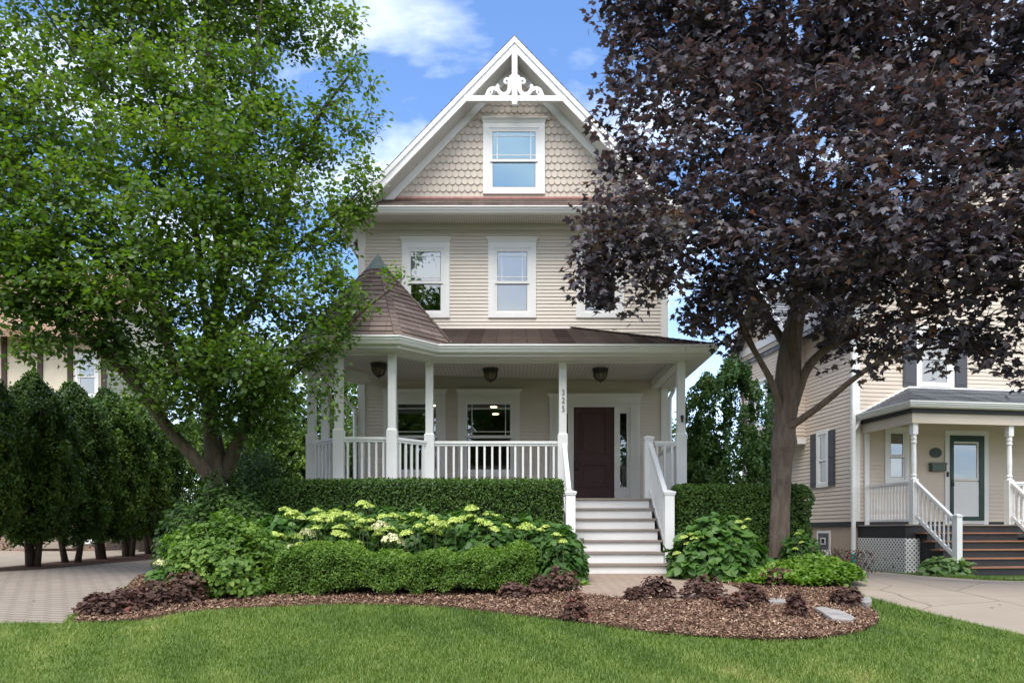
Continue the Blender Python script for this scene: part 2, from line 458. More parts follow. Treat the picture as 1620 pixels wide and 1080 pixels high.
def _turf():
    k = N('turf'); n = k.noise(40, 5, .7); n2 = k.noise(.8, 4)
    f = k.math('ADD', k.math('MULTIPLY', n, .6), k.math('MULTIPLY', n2, .4))
    return k.done(k.pbr(k.ramp(f, [(.3, (.030, .055, .010)), (.55, (.065, .115, .018)), (.75, (.12, .165, .04))]), .95, k.bump(n, .8, .03), .1))
M['turf'] = _turf()
def _concrete():
    k = N('concrete'); n = k.noise(1.1, 6, .6); n2 = k.noise(60, 4, .6); n3 = k.noise(.35, 3)
    f = k.math('ADD', k.math('MULTIPLY', n, .5), k.math('ADD', k.math('MULTIPLY', n2, .2), k.math('MULTIPLY', n3, .3)))
    br = k.n('ShaderNodeTexBrick', offset=0.0, inp={'Vector': k.map(k.co('Object'), loc=(.6, .2, 0)), 'Color1': (0,0,0,1), 'Color2': (0,0,0,1), 'Mortar': (1,1,1,1), 'Scale': 1.0,
             'Mortar Size': .012, 'Brick Width': 3.2, 'Row Height': 3.0})
    col = k.ramp(f, [(.3, (.245, .203, .158)), (.7, (.328, .277, .220))])
    col = k.mix(k.math('MULTIPLY', br.outputs['Fac'], .75), col, (.12, .10, .085))
    wv = k.n('ShaderNodeMix', data_type='VECTOR', inp={0: .10, 4: k.co('Object'), 5: k.n('ShaderNodeTexNoise', inp={'Vector': k.co('Object'), 'Scale': 1.6, 'Detail': 6.0}).outputs['Color']}).outputs[1]
    vo = k.n('ShaderNodeTexVoronoi', feature='DISTANCE_TO_EDGE', inp={'Vector': wv, 'Scale': .42}).outputs['Distance']
    col = k.mix(k.math('MULTIPLY', k.math('LESS_THAN', vo, .0035), .6), col, (.10, .085, .07))
    st = k.ramp(k.noise(.9, 5, .7), [(.52, (0, 0, 0)), (.70, (1, 1, 1))])
    col = k.mix(k.math('MULTIPLY', st, .28), col, (.16, .135, .11))
    return k.done(k.pbr(col, .9, k.bump(n2, .3, .006), .2))
M['concrete'] = _concrete()
def _lattice():
    k = N('lattice'); s = k.n('ShaderNodeSeparateXYZ', inp={0: k.co('UV')})
    return None
def _emit():
    k = N('downlight_glow'); return k.done(k.n('ShaderNodeEmission', inp={'Color': (1, .72, .38, 1), 'Strength': 6.0}).outputs[0])
M['glow'] = _emit()
# ------------------------------------------------------------------ the house (front wall at Y = 15)
YW = 15.0; SW = F/YW
def fx(px): return (px-CX)/SW
def fz(py): return EYE+(H-py)/SW
fr = lambda u, z, o: (u, YW-o, z)
house = thing('house', (0, 15, 0), 'three storey beige clapboard house with scalloped gable, corner turret and wraparound white porch', 'house')
XL, XR = -3.24, 3.28
FLOOR = 1.26; EAVE = 7.2

def window(parent, fr, u0, u1, z0, z1, glass, blind=None, cas=.115, head=.12, sill=.10, cornice=True, grille=True, split=.52, mt='trim', blind_to=0.0, blind_or_dark_o=-.012, sash_mat='white'):
    """double hung window: casing with cornice, two sashes with panes, prairie muntins above"""
    m = MB()
    zc = z1-(.10 if cornice else 0)             # top of the flat casing
    m.fbox(fr, u0, u0+cas, z0, zc, .0, .042); m.fbox(fr, u1-cas, u1, z0, zc, .0, .042)
    m.fbox(fr, u0+cas, u1-cas, zc-head, zc, .0, .040); m.fbox(fr, u0+cas, u1-cas, z0, z0+sill, .0, .040)
    for q in (.018,):                            # inner bead
        m.fbox(fr, u0+cas, u0+cas+.03, z0+sill, zc-head, .0, .030); m.fbox(fr, u1-cas-.03, u1-cas, z0+sill, zc-head, .0, .030)
        m.fbox(fr, u0+cas+.03, u1-cas-.03, zc-head-.03, zc-head, .0, .030)
    if cornice:
        a = .03
        vs = []
        for z, e in ((zc+.001, .0), (zc+.05, .018), (zc+.082, .045), (zc+.10, .048)):
            vs.append([fr(u0-e, z, .045+e), fr(u1+e, z, .045+e), fr(u1+e, z, 0), fr(u0-e, z, 0)])
        for A, B in zip(vs, vs[1:]):
            for i in range(4): m.poly([A[i], A[(i+1) % 4], B[(i+1) % 4], B[i]])
        m.poly(vs[-1]); m.poly(vs[0][::-1])
    w = m.build('window', M[mt], parent)
    a0, a1, b0, b1 = u0+cas+.03, u1-cas-.03, z0+sill, zc-head-.03
    mid = b0+(b1-b0)*(1-split)
    st = .045
    for nm, c0, c1, o0, o1 in (('upper_sash', mid-.02, b1, .012, .026), ('lower_sash', b0, mid+.02, -.004, .011)):
        s = MB()
        s.fbox(fr, a0, a0+st, c0, c1, o0, o1); s.fbox(fr, a1-st, a1, c0, c1, o0, o1)
        s.fbox(fr, a0+st, a1-st, c1-st, c1, o0, o1); s.fbox(fr, a0+st, a1-st, c0, c0+st+.01, o0, o1)
        if grille and nm == 'upper_sash':
            g = .016; d = .10
            for u in (a0+st+d, a1-st-d): s.fbox(fr, u-g/2, u+g/2, c0+st, c1-st, o0+.005, o1-.002)
            for z in (c0+st+d*.9, c1-st-d*.9): s.fbox(fr, a0+st, a1-st, z-g/2, z+g/2, o0+.005, o1-.0035)
        so = s.build('sash', M[sash_mat], w)
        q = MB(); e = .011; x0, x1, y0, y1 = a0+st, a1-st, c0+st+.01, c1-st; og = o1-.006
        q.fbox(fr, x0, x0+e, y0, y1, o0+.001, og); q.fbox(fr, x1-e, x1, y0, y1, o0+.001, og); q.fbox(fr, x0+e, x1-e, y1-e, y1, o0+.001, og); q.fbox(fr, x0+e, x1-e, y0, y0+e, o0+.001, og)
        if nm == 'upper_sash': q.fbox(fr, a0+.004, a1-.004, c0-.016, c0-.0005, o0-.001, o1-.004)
        q.build('shadow_line', M['shadow_line'], w)  # grey strips stand in for shadow lines at pane edges and meeting rail
        p = MB(); oo = (o0+o1)/2-.003
        p.poly([fr(a0+st*.5, c0+st*.5, oo), fr(a1-st*.5, c0+st*.5, oo), fr(a1-st*.5, c1-st*.5, oo), fr(a0+st*.5, c1-st*.5, oo)])
        p.build('pane', M[glass], w)
    if blind:  # with 'dark', a panel coloured dark stands in for the unlit room
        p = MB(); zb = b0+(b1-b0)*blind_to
        p.poly([fr(a0, zb, blind_or_dark_o), fr(a1, zb, blind_or_dark_o), fr(a1, b1, blind_or_dark_o), fr(a0, b1, blind_or_dark_o)])
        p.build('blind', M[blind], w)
    return w

# openings (outer casing): attic, three bedroom windows, two porch windows, door surround
W_AT = (fx(764.3), fx(862.0), fz(308), fz(189))
W_B = [(fx(c-37.8), fx(c+37.8), fz(503), fz(376.8)) for c in (673.7, 810.3, 949.0)]
W_P = [(fx(607), fx(705), fz(754), fz(616)), (fx(724.4), fx(822.2), fz(754), fz(616))]
DOOR = (fx(869.7), fx(1011.8), FLOOR, fz(639))
def inner(w, c=.11): return (w[0]+c, w[1]-c, w[2]+.09, w[3]-.22)
deep = [inner(w) for w in W_P+W_B]+[(DOOR[0]+.1, DOOR[1]-.1, FLOOR, fz(644))]
# structural wall, closed body and rooms
m = MB()
holed(m, fr, XL, XR, 0.0, EAVE, deep, 0.0)
m.poly([(XL, YW, 0), (XL, YW+12, 0), (XL, YW+12, EAVE), (XL, YW, EAVE)]); m.poly([(XR, YW, 0), (XR, YW, EAVE), (XR, YW+12, EAVE), (XR, YW+12, 0)])
m.poly([(XR, YW+12, 0), (XR, YW+12, EAVE), (0.05, YW+12, 10.5), (XL, YW+12, EAVE), (XL, YW+12, 0)])
m.build('wall', M['siding'], house)
m = MB()
siding(m, fr, XL+.13, XR-.13, .9, 7.06, [(w[0]+.02, w[1]-.02, w[2]+.02, w[3]-.05) for w in W_P+W_B]+[(DOOR[0]+.03, DOOR[1]-.03, 0, fz(626))])
m.build('clapboard', M['siding'], house)
m = MB(); sfr = lambda u, z, o: (XR+o, u, z)
siding(m, sfr, YW+.13, YW+12, .9, 7.06, [])
sfl = lambda u, z, o: (XL-o, u, z)
m.build('side_clapboard', M['siding'], house)
m = MB(); siding(m, sfl, YW+.13, YW+12, .9, 7.06, [])
m.build('side_clapboard', M['siding'], house)
for x0, x1 in ((XL-.02, XL+.13), (XR-.13, XR+.02)):
    m = MB(); m.box(x0, x1, YW-.03, YW+.13, .9, 7.055); m.build('corner_board', M['trim'], house)
m = MB(); m.box(XL-.03, XR+.03, YW-.034, YW+.06, 7.056, 7.175); m.build('frieze_board', M['trim'], house)
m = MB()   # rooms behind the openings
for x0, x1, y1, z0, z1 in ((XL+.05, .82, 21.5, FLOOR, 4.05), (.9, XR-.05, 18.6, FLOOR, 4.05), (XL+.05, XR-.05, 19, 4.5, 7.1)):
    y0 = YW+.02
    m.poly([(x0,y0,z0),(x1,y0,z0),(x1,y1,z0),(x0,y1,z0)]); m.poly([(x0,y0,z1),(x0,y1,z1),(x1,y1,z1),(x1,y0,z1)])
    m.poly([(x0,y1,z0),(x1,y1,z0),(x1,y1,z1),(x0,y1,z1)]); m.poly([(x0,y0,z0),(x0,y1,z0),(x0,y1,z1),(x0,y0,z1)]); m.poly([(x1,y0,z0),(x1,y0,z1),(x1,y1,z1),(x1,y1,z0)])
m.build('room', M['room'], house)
for x, y in ((-2.09, 18.9), (-.495, 19.13), (-.47, 20.27)):
    m = MB(); m.lathe(x, y, [(.09, 4.035), (.09, 4.045)], 16); m.build('downlight', M['glow'], house)
m = MB()   # staircase seen through the sidelight
for i in range(13):
    m.box(2.05, 3.0, 16.2+.2*i, 16.42+.2*i, FLOOR+.17*i, FLOOR+.17*(i+1))
m.build('staircase', M['trim'], house)
m = MB(); m.beam((2.35, 16.0, 2.3), (2.5, 18.3, 4.0), .06, .07)
m.build('handrail', M['iron'], house)
window(house, lambda u, z, o: (u, YW-o-.010, z), *W_AT, glass='glass_sky', blind='dark', cas=.125, head=.105, sill=.095, mt='white', blind_or_dark_o=-.0065)
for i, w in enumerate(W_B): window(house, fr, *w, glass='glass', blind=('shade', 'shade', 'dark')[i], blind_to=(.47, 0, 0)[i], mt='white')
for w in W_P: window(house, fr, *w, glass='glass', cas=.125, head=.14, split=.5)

# ---- front door
m = MB(); d0, d1 = DOOR[0], DOOR[1]; zt = fz(644); zc = fz(639)
m.fbox(fr, d0, d0+.19, FLOOR, zc, 0, .05); m.fbox(fr, d1-.19, d1, FLOOR, zc, 0, .05)
for u in (d0+.045, d0+.085, d0+.125, d1-.145, d1-.105, d1-.065): m.fbox(fr, u, u+.02, FLOOR+.25, zc-.12, .05, .058)
m.fbox(fr, d0+.19, d1-.19, zt, zc, 0, .046)
vs = []
for z, e in ((zc+.001, .01), (zc+.13, .012), (zc+.15, .03), (fz(625), .06), (fz(623.3), .062)):
    vs.append([fr(d0-e, z, .06+e), fr(d1+e, z, .06+e), fr(d1+e, z, 0), fr(d0-e, z, 0)])
for A, B in zip(vs, vs[1:]):
    for i in range(4): m.poly([A[i], A[(i+1) % 4], B[(i+1) % 4], B[i]])
m.poly(vs[-1])
m.build('door_surround', M['trim'], house)
dx0, dx1 = fx(907.5), fx(971.9)
m = MB()
for a, b in ((d0+.19, dx0), (dx1, d1-.19)):
    g0, g1 = ((fx(887.5), fx(898.4)) if a < dx0-.1 else (fx(980.6), fx(991.6)))
    m.fbox(fr, a, g0, FLOOR, zt, -.06, .02); m.fbox(fr, g1, b, FLOOR, zt, -.06, .02)
    m.fbox(fr, g0, g1, FLOOR, fz(771), -.06, .018); m.fbox(fr, g0, g1, fz(653.6), zt, -.06, .018)
    m.fbox(fr, g0-.02, g1+.02, fz(771)-.03, fz(771), .02, .03); m.fbox(fr, g0-.02, g1+.02, fz(653.6), fz(653.6)+.03, .02, .03)
sl = m.build('sidelight', M['trim'], house)
for g0, g1 in ((fx(887.5), fx(898.4)), (fx(980.6), fx(991.6))):
    p = MB(); p.poly([fr(g0, fz(771), -.02), fr(g1, fz(771), -.02), fr(g1, fz(653.6), -.02), fr(g0, fz(653.6), -.02)]); p.build('pane', M['glass'], sl)
m = MB(); m.fbox(fr, dx0, dx1, FLOOR+.02, zt, -.06, -.012)
for za, zb in ((fz(718.6), fz(652.5)), (fz(770), fz(733))):
    pa, pb = fx(919), fx(960.5)
    for a, b, c, d in ((pa, pa+.03, za, zb), (pb-.03, pb, za, zb), (pa+.03, pb-.03, za, za+.03), (pa+.03, pb-.03, zb-.03, zb)): m.fbox(fr, a, b, c, d, -.012, .006)
    m.fbox(fr, pa+.06, pb-.06, za+.06, zb-.06, -.012, -.002)
door = m.build('door', M['door'], house)
m = MB(); ux = fx(911.5)
m.fbox(fr, ux-.03, ux+.03, fz(722), fz(716), -.012, .012); m.fbox(fr, ux-.022, ux+.022, fz(744), fz(728), -.012, .004)
m.tube([fr(ux, fz(730), .0), fr(ux, fz(731), .06), fr(ux, fz(741), .06), fr(ux, fz(743), .0)], .011, 8)
m.build('handle', M['iron'], door)
m = MB(); m.box(d0, d1, YW-.12, YW-.061, FLOOR+.001, FLOOR+.03); m.build('threshold', M['tread'], house)

# ---- main roof and gable
RX = 0.05; YG = 14.55; ZR = 10.83; SL = 1.038; XE = 3.58
zroof = lambda x: ZR-SL*abs(x-RX)
m = MB()
for sgn in (-1, 1):
    xe = RX+sgn*(XE-.0); ze = zroof(xe)
    q = [(RX, YG, ZR+.03), (xe, YG, ze+.03), (xe, YW+12.4, ze+.03), (RX, YW+12.4, ZR+.03)]
    lap(m, q, .15, .016, .2)
    m.poly([(RX, YG, ZR), (xe, YG, ze), (xe, YW+12.4, ze), (RX, YW+12.4, ZR)])
    m.poly([(RX, YG-.001, ZR+.046), (xe, YG-.001, ze+.046), (xe, YG-.001, ze), (RX, YG-.001, ZR)])
m.build('roof', M['roof'], house)
for sgn in (-1, 1):
    m = MB(); xe = RX+sgn*XE
    def band(m, t0, t1, y0, y1):
        a = [(RX, y, ZR-t) for y in (y0, y1) for t in (t0, t1)]; b = [(xe, y, zroof(xe)-t) for y in (y0, y1) for t in (t0, t1)]
        m.mesh(a+b, [(0,1,5,4),(2,6,7,3),(0,4,6,2),(1,3,7,5),(4,5,7,6),(0,2,3,1)])
    band(m, .002, .12, YG-.035, YG+.0); band(m, .12, .296, YG-.01, YG+.03); band(m, .272, .299, YG-.022, YG-.0101)
    m.build('rake_board', M['white'], house)
    m = MB(); m.poly([(RX, YG+.03, ZR-.29), (xe, YG+.03, zroof(xe)-.29), (xe, YW, zroof(xe)-.29), (RX, YW, ZR-.29)])
    m.build('rake_soffit', M['soffit'], house)
    m = MB(); band(m, .295, .50, YW-.05, YW-.001); m.build('gable_trim', M['white'], house)
# fish-scale shingles
m = MB(); mb2 = MB(); w, eh = .131, .1515; zb = fz(312)
xin = lambda z: (ZR-.40-z)/SL
row = 0; z = zb-.05
while z < ZR-.5:
    n = int(4/w)
    for i in range(-n, n+1):
        x = RX+(i+(.5 if row % 2 else 0))*w
        if abs(x-RX) > xin(z+.03)+.05: continue
        if W_AT[0]+.05 < x-w/2 and x+w/2 < W_AT[1]-.05 and W_AT[2]-.05 < z and z+eh < W_AT[3]+.02: continue
        j = random.uniform(-.003, .003); hw = w/2-.0035
        pts = [(x+hw, z+eh+.02)]+[(x+hw*math.cos(a), z+hw-hw*math.sin(a)+j) for a in np.linspace(0, math.pi, 9)]+[(x-hw, z+eh+.02)]
        zz0 = z; lift = .020
        f3 = [fr(a, b, .004+lift*max(0, 1-(b-zz0)/(eh+.02))) for a, b in pts]
        m.poly(f3[::-1])
        for a, b in zip(pts[1:-1], pts[2:-1]):
            la = .004+lift*(1-(a[1]-zz0)/(eh+.02)); lb = .004+lift*(1-(b[1]-zz0)/(eh+.02))
            m.poly([fr(*a, la), fr(*b, lb), fr(*b, la-.012), fr(*a, la-.012)])
    z += eh; row += 1
m.build('scallop_shingles', M['scale'], house)
m = MB(); g = ZR-.2
m.poly([(RX-(g-EAVE)/SL, YW, EAVE), (RX+(g-EAVE)/SL, YW, EAVE), (RX, YW, g)]); m.build('gable_wall', M['scale'], house)
# ornament in the peak
SG = F/14.58
ofr = lambda u, z, o: (u, 14.60-o, z)
gx = lambda X: (700+X/7.364-CX)/SG; gzz = lambda Y: EYE+(H-(80+Y/7.364))/SG
c = gx(840)
m = MB()
m.fbox(ofr, gx(808), gx(872), gzz(540), ZR-.28, 0, .09)
m.hexa([ofr(u, z, o) for z, e in ((gzz(655), 12), (gzz(620), 0)) for o in (.10, -.004) for u in (gx(806+e), gx(874-e))])
m.fbox(ofr, gx(806), gx(874), gzz(620), gzz(540), -.004, .10)
m.fbox(ofr, gx(250), gx(806), gzz(604), gzz(541), 0, .07); m.fbox(ofr, gx(874), gx(1432), gzz(604), gzz(541), 0, .07)
strokes = [([(866,300),(884,330),(896,380),(896,440),(912,492),(955,520),(1000,508),(1032,470),(1040,432),(1022,414)], [30,46,52,50,46,46,44,42,40,34]),
           ([(872,330),(905,344),(938,342),(958,366),(950,388),(928,388)], [24,32,28,24,22,20]),
           ([(1005,500),(1050,466),(1095,452),(1134,470),(1152,505),(1166,545)], [30,40,40,40,40,44]),
           ([(1120,462),(1098,488),(1112,512)], [22,20,18]), ([(1140,525),(1112,535)], [30, 26]), ([(1150,530),(1196,544)], [26, 8]), ([(950,530),(985,546)], [40, 26])]
for pts, wd in strokes:
    for sgn in (1, -1):
        P2 = [(c+sgn*(gx(a)-c), gzz(b)) for a, b in pts]
        m.stroke(P2, [q/7.364/SG for q in wd], ofr, .012+.001*strokes.index((pts, wd)), .055+.0015*strokes.index((pts, wd)))
m.build('gable_ornament', M['white'], house)
# pent roof, gutter and soffit under the gable
m = MB(); lap(m, [(-3.58, 14.47, 7.27), (3.66, 14.47, 7.27), (3.66, YW, 7.71), (-3.58, YW, 7.71)], .14, .016, .2)
m.poly([(-3.58, 14.47, 7.262), (3.66, 14.47, 7.262), (3.66, YW, 7.70), (-3.58, YW, 7.70)])
m.build('pent_roof', M['roof'], house)
m = MB(); m.box(-3.2, 3.3, YW-.045, YW, 7.70, 7.745); m.build('flashing', M['copper_new'], house)
GUT = [(0, 0), (.012, .0), (.06, .015), (.085, .06), (.10, .075), (.10, .10), (.125, .112), (.125, .135), (.112, .135), (.112, .12), (.0, .12)]
m = MB(); m.sweep([(-3.62, YW+12), (-3.62, 14.47), (3.70, 14.47), (3.70, YW+12)], 7.145, GUT); m.build('gutter', M['gutter'], house)
m = MB(); m.box(-3.60, 3.68, 14.49, YW-.001, 7.176, 7.19); m.box(-3.60, XL, YW-.001, YW+12, 7.176, 7.19); m.box(XR, 3.68, YW-.001, YW+12, 7.176, 7.19)
m.build('soffit', M['soffit'], house)

# ---- porch: octagonal turret corner at the left, straight front, hipped at the right
TC = (-2.5, 13.2)
def octa(a, k0, k1):
    """octagon corners k0..k1 counted from the front right going anticlockwise seen from below"""
    r = a/math.cos(math.pi/8); return [(TC[0]+r*math.cos(R(-67.5-45*k)), TC[1]+r*math.sin(R(-67.5-45*k))) for k in range(k0, k1+1)]
def plan(a, xr, yb):
    """outline left to right: turret corners, diagonal, front line, right corner, back to the wall; a = turret apothem"""
    o = octa(a, 0, 4)[::-1]                       # back-left ... front-right
    o = o[0:]                                      # 5 corners
    fy = TC[1]-a+.57                               # front line of the porch
    last = o[-1]; o.append((last[0]+(fy-last[1]), fy)); o += [(xr, fy), (xr, yb)]
    return o
POSTL = plan(1.10, 3.02, YW)
m = MB(); pl = plan(1.26, 3.16, YW)
m.mesh([(x, y, FLOOR) for x, y in pl]+[(x, y, FLOOR-.035) for x, y in pl], [list(range(len(pl)))[::-1], list(range(len(pl), 2*len(pl)))]+[[i, i+1, i+1+len(pl), i+len(pl)] for i in range(len(pl)-1)])
m.poly([(XL, YW-.7, FLOOR-.001), (XL+1.2, YW-.7, FLOOR-.001), (XL+1.2, YW, FLOOR-.001), (XL, YW, FLOOR-.001)])
m.build('porch_floor', M['tread'], house)
m = MB(); m.sweep(plan(1.20, 3.10, YW), 0, [(0, -.02), (.02, -.02), (.02, FLOOR-.036), (0, FLOOR-.036)]); m.build('porch_skirt', M['trim'], house)
m = MB(); m.sweep(POSTL, 3.70, [(-.075, 0), (.075, 0), (.075, .16), (-.075, .16)]); m.build('porch_beam', M['white'], house)
EV = plan(1.50, 3.46, YW+.6)
m = MB(); m.sweep(EV, 3.755, GUT); m.build('porch_gutter', M['gutter'], house)
m = MB(); m.sweep(EV, 3.70, [(-.33, .015), (-.02, .015), (-.02, .06), (.0, .06), (.0, .175), (-.33, .175)]); m.build('porch_soffit', M['trim'], house)
m = MB(); cp = plan(1.12, 3.04, YW)
m.poly([(x, y, 3.862) for x, y in cp]); m.poly([(XL, YW-.9, 3.861), (XL, YW, 3.861), (XL+1.6, YW, 3.861), (XL+1.6, YW-.9, 3.861)])
m.build('porch_ceiling', M['bead'], house)
ZE = 3.895
m = MB()
fy = EV[5][1]-.03; ex = 3.50; hx = 1.32; zt = 4.97
sl_ = (zt-ZE)/(YW-fy)
lap(m, [(-2.5, fy, ZE), (ex, fy, ZE), (hx, YW, zt), (-2.5, YW, zt)], .13, .014, .25)
lap(m, [(ex, fy, ZE), (ex, YW, ZE), (hx, YW, zt)], .13, .014, .25)
lap(m, [(-3.9, YW-.9, ZE+sl_*(YW-.9-fy)), (-2.5, YW-.9, ZE+sl_*(YW-.9-fy)), (-2.5, YW, zt), (-3.9, YW, zt)], .13, .014)
for q in ([(-2.5, fy, ZE-.02), (ex, fy, ZE-.02), (hx, YW, zt-.02), (-2.5, YW, zt-.02)], [(ex, fy, ZE-.02), (ex, YW, ZE-.02), (hx, YW, zt-.02)]): m.poly(q)
d = Vector((hx, YW, zt))-Vector((ex, fy, ZE))
for i in range(26):                                  # hip caps
    a = Vector((ex, fy, ZE+.02))+d*(i/26); b = a+d*(1.25/26); m.beam(a+Vector((0, 0, .012)), b, .20, .012)
m.build('porch_roof', M['roof'], house)
m = MB(); AP = Vector((TC[0], TC[1], 5.76)); ring = octa(1.53, 0, 8)
for k in range(8):
    a, b = ring[k], ring[k+1]
    q = [Vector((b[0], b[1], ZE)), Vector((a[0], a[1], ZE)), AP+(Vector((a[0], a[1], ZE))-AP)*.127, AP+(Vector((b[0], b[1], ZE))-AP)*.127]
    lap(m, q, .135, .016, .35)
    p0 = Vector((a[0], a[1], ZE+.012)); e = AP-p0
    for i in range(17):
        s = p0+e*(.87*i/17); m.beam(s+Vector((0, 0, .014)), s+e*(1.1/17), .15*(1-.6*i/17), .012)
m.build('turret_roof', M['roof'], house)
m = MB(); m.lathe(TC[0], TC[1], [(.275, 5.475), (.225, 5.54), (.135, 5.66), (.06, 5.77), (.005, 5.85)], 8, R(22.5)); m.build('turret_cap', M['copper'], house)

# posts
def post(x, y, rz, digits=False):
    m = MB()
    def pb(h, z0, z1, top=None):
        t = h if top is None else top
        vs = []
        for z, hh in ((z0, h), (z1, t)):
            for sy in (-1, 1):
                for sx in (-1, 1):
                    vs.append((x+math.cos(rz)*sx*hh-math.sin(rz)*sy*hh, y+math.sin(rz)*sx*hh+math.cos(rz)*sy*hh, z))
        m.hexa(vs)
    pb(.088, FLOOR+.001, 2.40); pb(.088, 2.40, 2.43, .068); pb(.066, 2.43, 3.70)
    pb(.098, FLOOR+.0015, FLOOR+.10)
    return m.build('porch_post', M['white'], house)
PP = POSTL[1:7]       # turret corners, front bend, right corner
for (x, y), a in zip(PP, (0, 22.5, -22.5, 22.5, 22.5*0, 0)): post(x, y, R({22.5: 0, -22.5: 0, 0: 0}[a]))
front_y = POSTL[6][1]
dp = post(.905, front_y, 0)
for ch, py in (('3', 620.4), ('2', 633), ('5', 646)):
    cu = bpy.data.curves.new('digit', 'FONT'); cu.body = ch; cu.size = .145; cu.extrude = .006; cu.align_x = 'CENTER'
    to = bpy.data.objects.new('digit_text', cu); C.objects.link(to)
    bpy.context.view_layer.update()
    me = bpy.data.meshes.new_from_object(to.evaluated_get(bpy.context.evaluated_depsgraph_get()))
    C.objects.unlink(to); bpy.data.objects.remove(to)
    s = F/(front_y-.07)
    for v in me.vertices:
        p = v.co.copy(); v.co = Vector((.912+p.x*.85, front_y-.073-p.z, EYE+(H-py)/s-.05+p.y))-OFF[house.name]
    me.materials.clear(); me.materials.append(M['digit'])
    link('house_number', me, dp)
# railings with balusters
def railing(parent, a, b, za=FLOOR, zb=None, top=1.03, low=.10, gap=.12, inset=.09, wb=.036, mat='white', turned=False, nb=None):
    a = Vector((*a, za)); b = Vector((*b, za if zb is None else zb)); d = (b-a); L = Vector((d.x, d.y)).length; dn = d/L
    a = a+dn*inset; b = b-dn*inset; d = b-a; L -= 2*inset
    m = MB(); up = Vector((0, 0, 1))
    m.beam(a+up*(top-.022), b+up*(top-.022), .085, .044); m.beam(a+up*(top-.0645), b+up*(top-.0645), .05, .041)
    r = m.build('railing', M[mat], parent)
    m = MB(); m.beam(a+up*low, b+up*low, .05, .05); m.build('bottom_rail', M[mat], r)
    n = nb or max(2, int(round(L/gap)))
    for i in range(n):
        p = a+d*((i+.5)/n); q = MB(); h0 = low+.02; h1 = top-.08
        if turned:
            hh = h1-h0
            q.lathe(p.x, p.y, [(.022, p.z+h0), (.022, p.z+h0+.14*hh), (.014, p.z+h0+.17*hh), (.022, p.z+h0+.3*hh), (.015, p.z+h0+.6*hh), (.013, p.z+h0+.80*hh), (.022, p.z+h0+.84*hh), (.022, p.z+h1)], 8)
        else:
            ang = math.atan2(d.y, d.x); vs = []
            for z in (h0, h1):
                for sy in (-1, 1):
                    for sx in (-1, 1):
                        vs.append((p.x+(math.cos(ang)*sx-math.sin(ang)*sy)*wb/2, p.y+(math.sin(ang)*sx+math.cos(ang)*sy)*wb/2, p.z+z))
            q.hexa(vs)
        q.build('baluster', M[mat], r)
    return r
for i in range(0, 4): railing(house, PP[i], PP[i+1]) if i else railing(house, POSTL[1], POSTL[2])
railing(house, PP[4], (.905, front_y), nb=16)
railing(house, (2.44, front_y), (3.02, front_y), nb=3)
railing(house, (3.02, front_y), (3.02, YW-.05))
# stairs
RISE = .18; Y0 = 10.95; RUN = .235; SX0, SX1 = .955, 2.40
stair = MB()
for k in range(1, 7):
    stair.box(SX0+.0, SX1-.0, Y0+(k-1)*RUN+.02, Y0+k*RUN+.02-.0005, -.05, k*RISE-.034)
stair.box(SX0, SX1, Y0+6*RUN+.02, front_y-.16+.0, -.05, FLOOR-.036)
st = stair.build('stairs', M['white'], house)
for k in range(1, 7):
    m = MB(); m.box(SX0-.02, SX1+.035, Y0+(k-1)*RUN-.012, Y0+k*RUN+.0185, k*RISE-.033, k*RISE); m.build('tread', M['tread'], st)
m = MB(); m.box(SX0-.02, SX1+.035, Y0+6*RUN-.012, front_y-.161, FLOOR-.033, FLOOR-.0005); m.build('tread', M['tread'], st)
for x in (SX0-.055, SX1+.036):                      # dark open stringers
    m = MB(); ys = Y0+.05
    m.mesh([(x, ys, -.05), (x, Y0+6*RUN, -.05), (x, Y0+6*RUN, 6*RISE-.05), (x, ys, .10), (x+.03, ys, -.05), (x+.03, Y0+6*RUN, -.05), (x+.03, Y0+6*RUN, 6*RISE-.05), (x+.03, ys, .10)],
           [(0,1,2,3), (4,7,6,5), (0,4,5,1), (1,5,6,2), (2,6,7,3), (3,7,4,0)]); m.build('stringer', M['iron'], st)
def newel(x, y, z0, zt, h=.074):
    m = MB(); m.box(x-h, x+h, y-h, y+h, z0, zt-.07); m.box(x-h-.012, x+h+.012, y-h-.012, y+h+.012, zt-.07, zt-.045)
    e = h+.02
    m.box(x-e, x+e, y-e, y+e, zt-.045, zt-.02)
    m.mesh([(x-e, y-e, zt-.02), (x+e, y-e, zt-.02), (x+e, y+e, zt-.02), (x-e, y+e, zt-.02), (x, y, zt+.012)], [(0,1,4), (1,2,4), (2,3,4), (3,0,4), (3,2,1,0)])
    return m.build('newel_post', M['white'], house)
NY = 11.22
newel(.925, NY, .0, 1.325); newel(2.485, NY, .0, 1.325); newel(2.44, front_y, FLOOR, 2.385, .072)
for xa, xb in ((.925, .93), (2.485, 2.46)):
    m = MB(); a = Vector((xa, NY+.075, 1.16)); b = Vector((xb, front_y-.09, 2.22)); dz = Vector((0, 0, 1))
    m.beam(a, b, .075, .06); m.beam(a-dz*.065, b-dz*.065, .045, .065)
    r = m.build('stair_rail', M['white'], house)
    m = MB(); m.beam(a-dz*.80, b-dz*.80, .05, .06); m.build('bottom_rail', M['white'], r)
    for i in range(11):
        p = a+(b-a)*((i+.5)/11); q = MB(); q.box(p.x-.018, p.x+.018, p.y-.018, p.y+.018, p.z-.78, p.z-.085); q.build('baluster', M['white'], r)
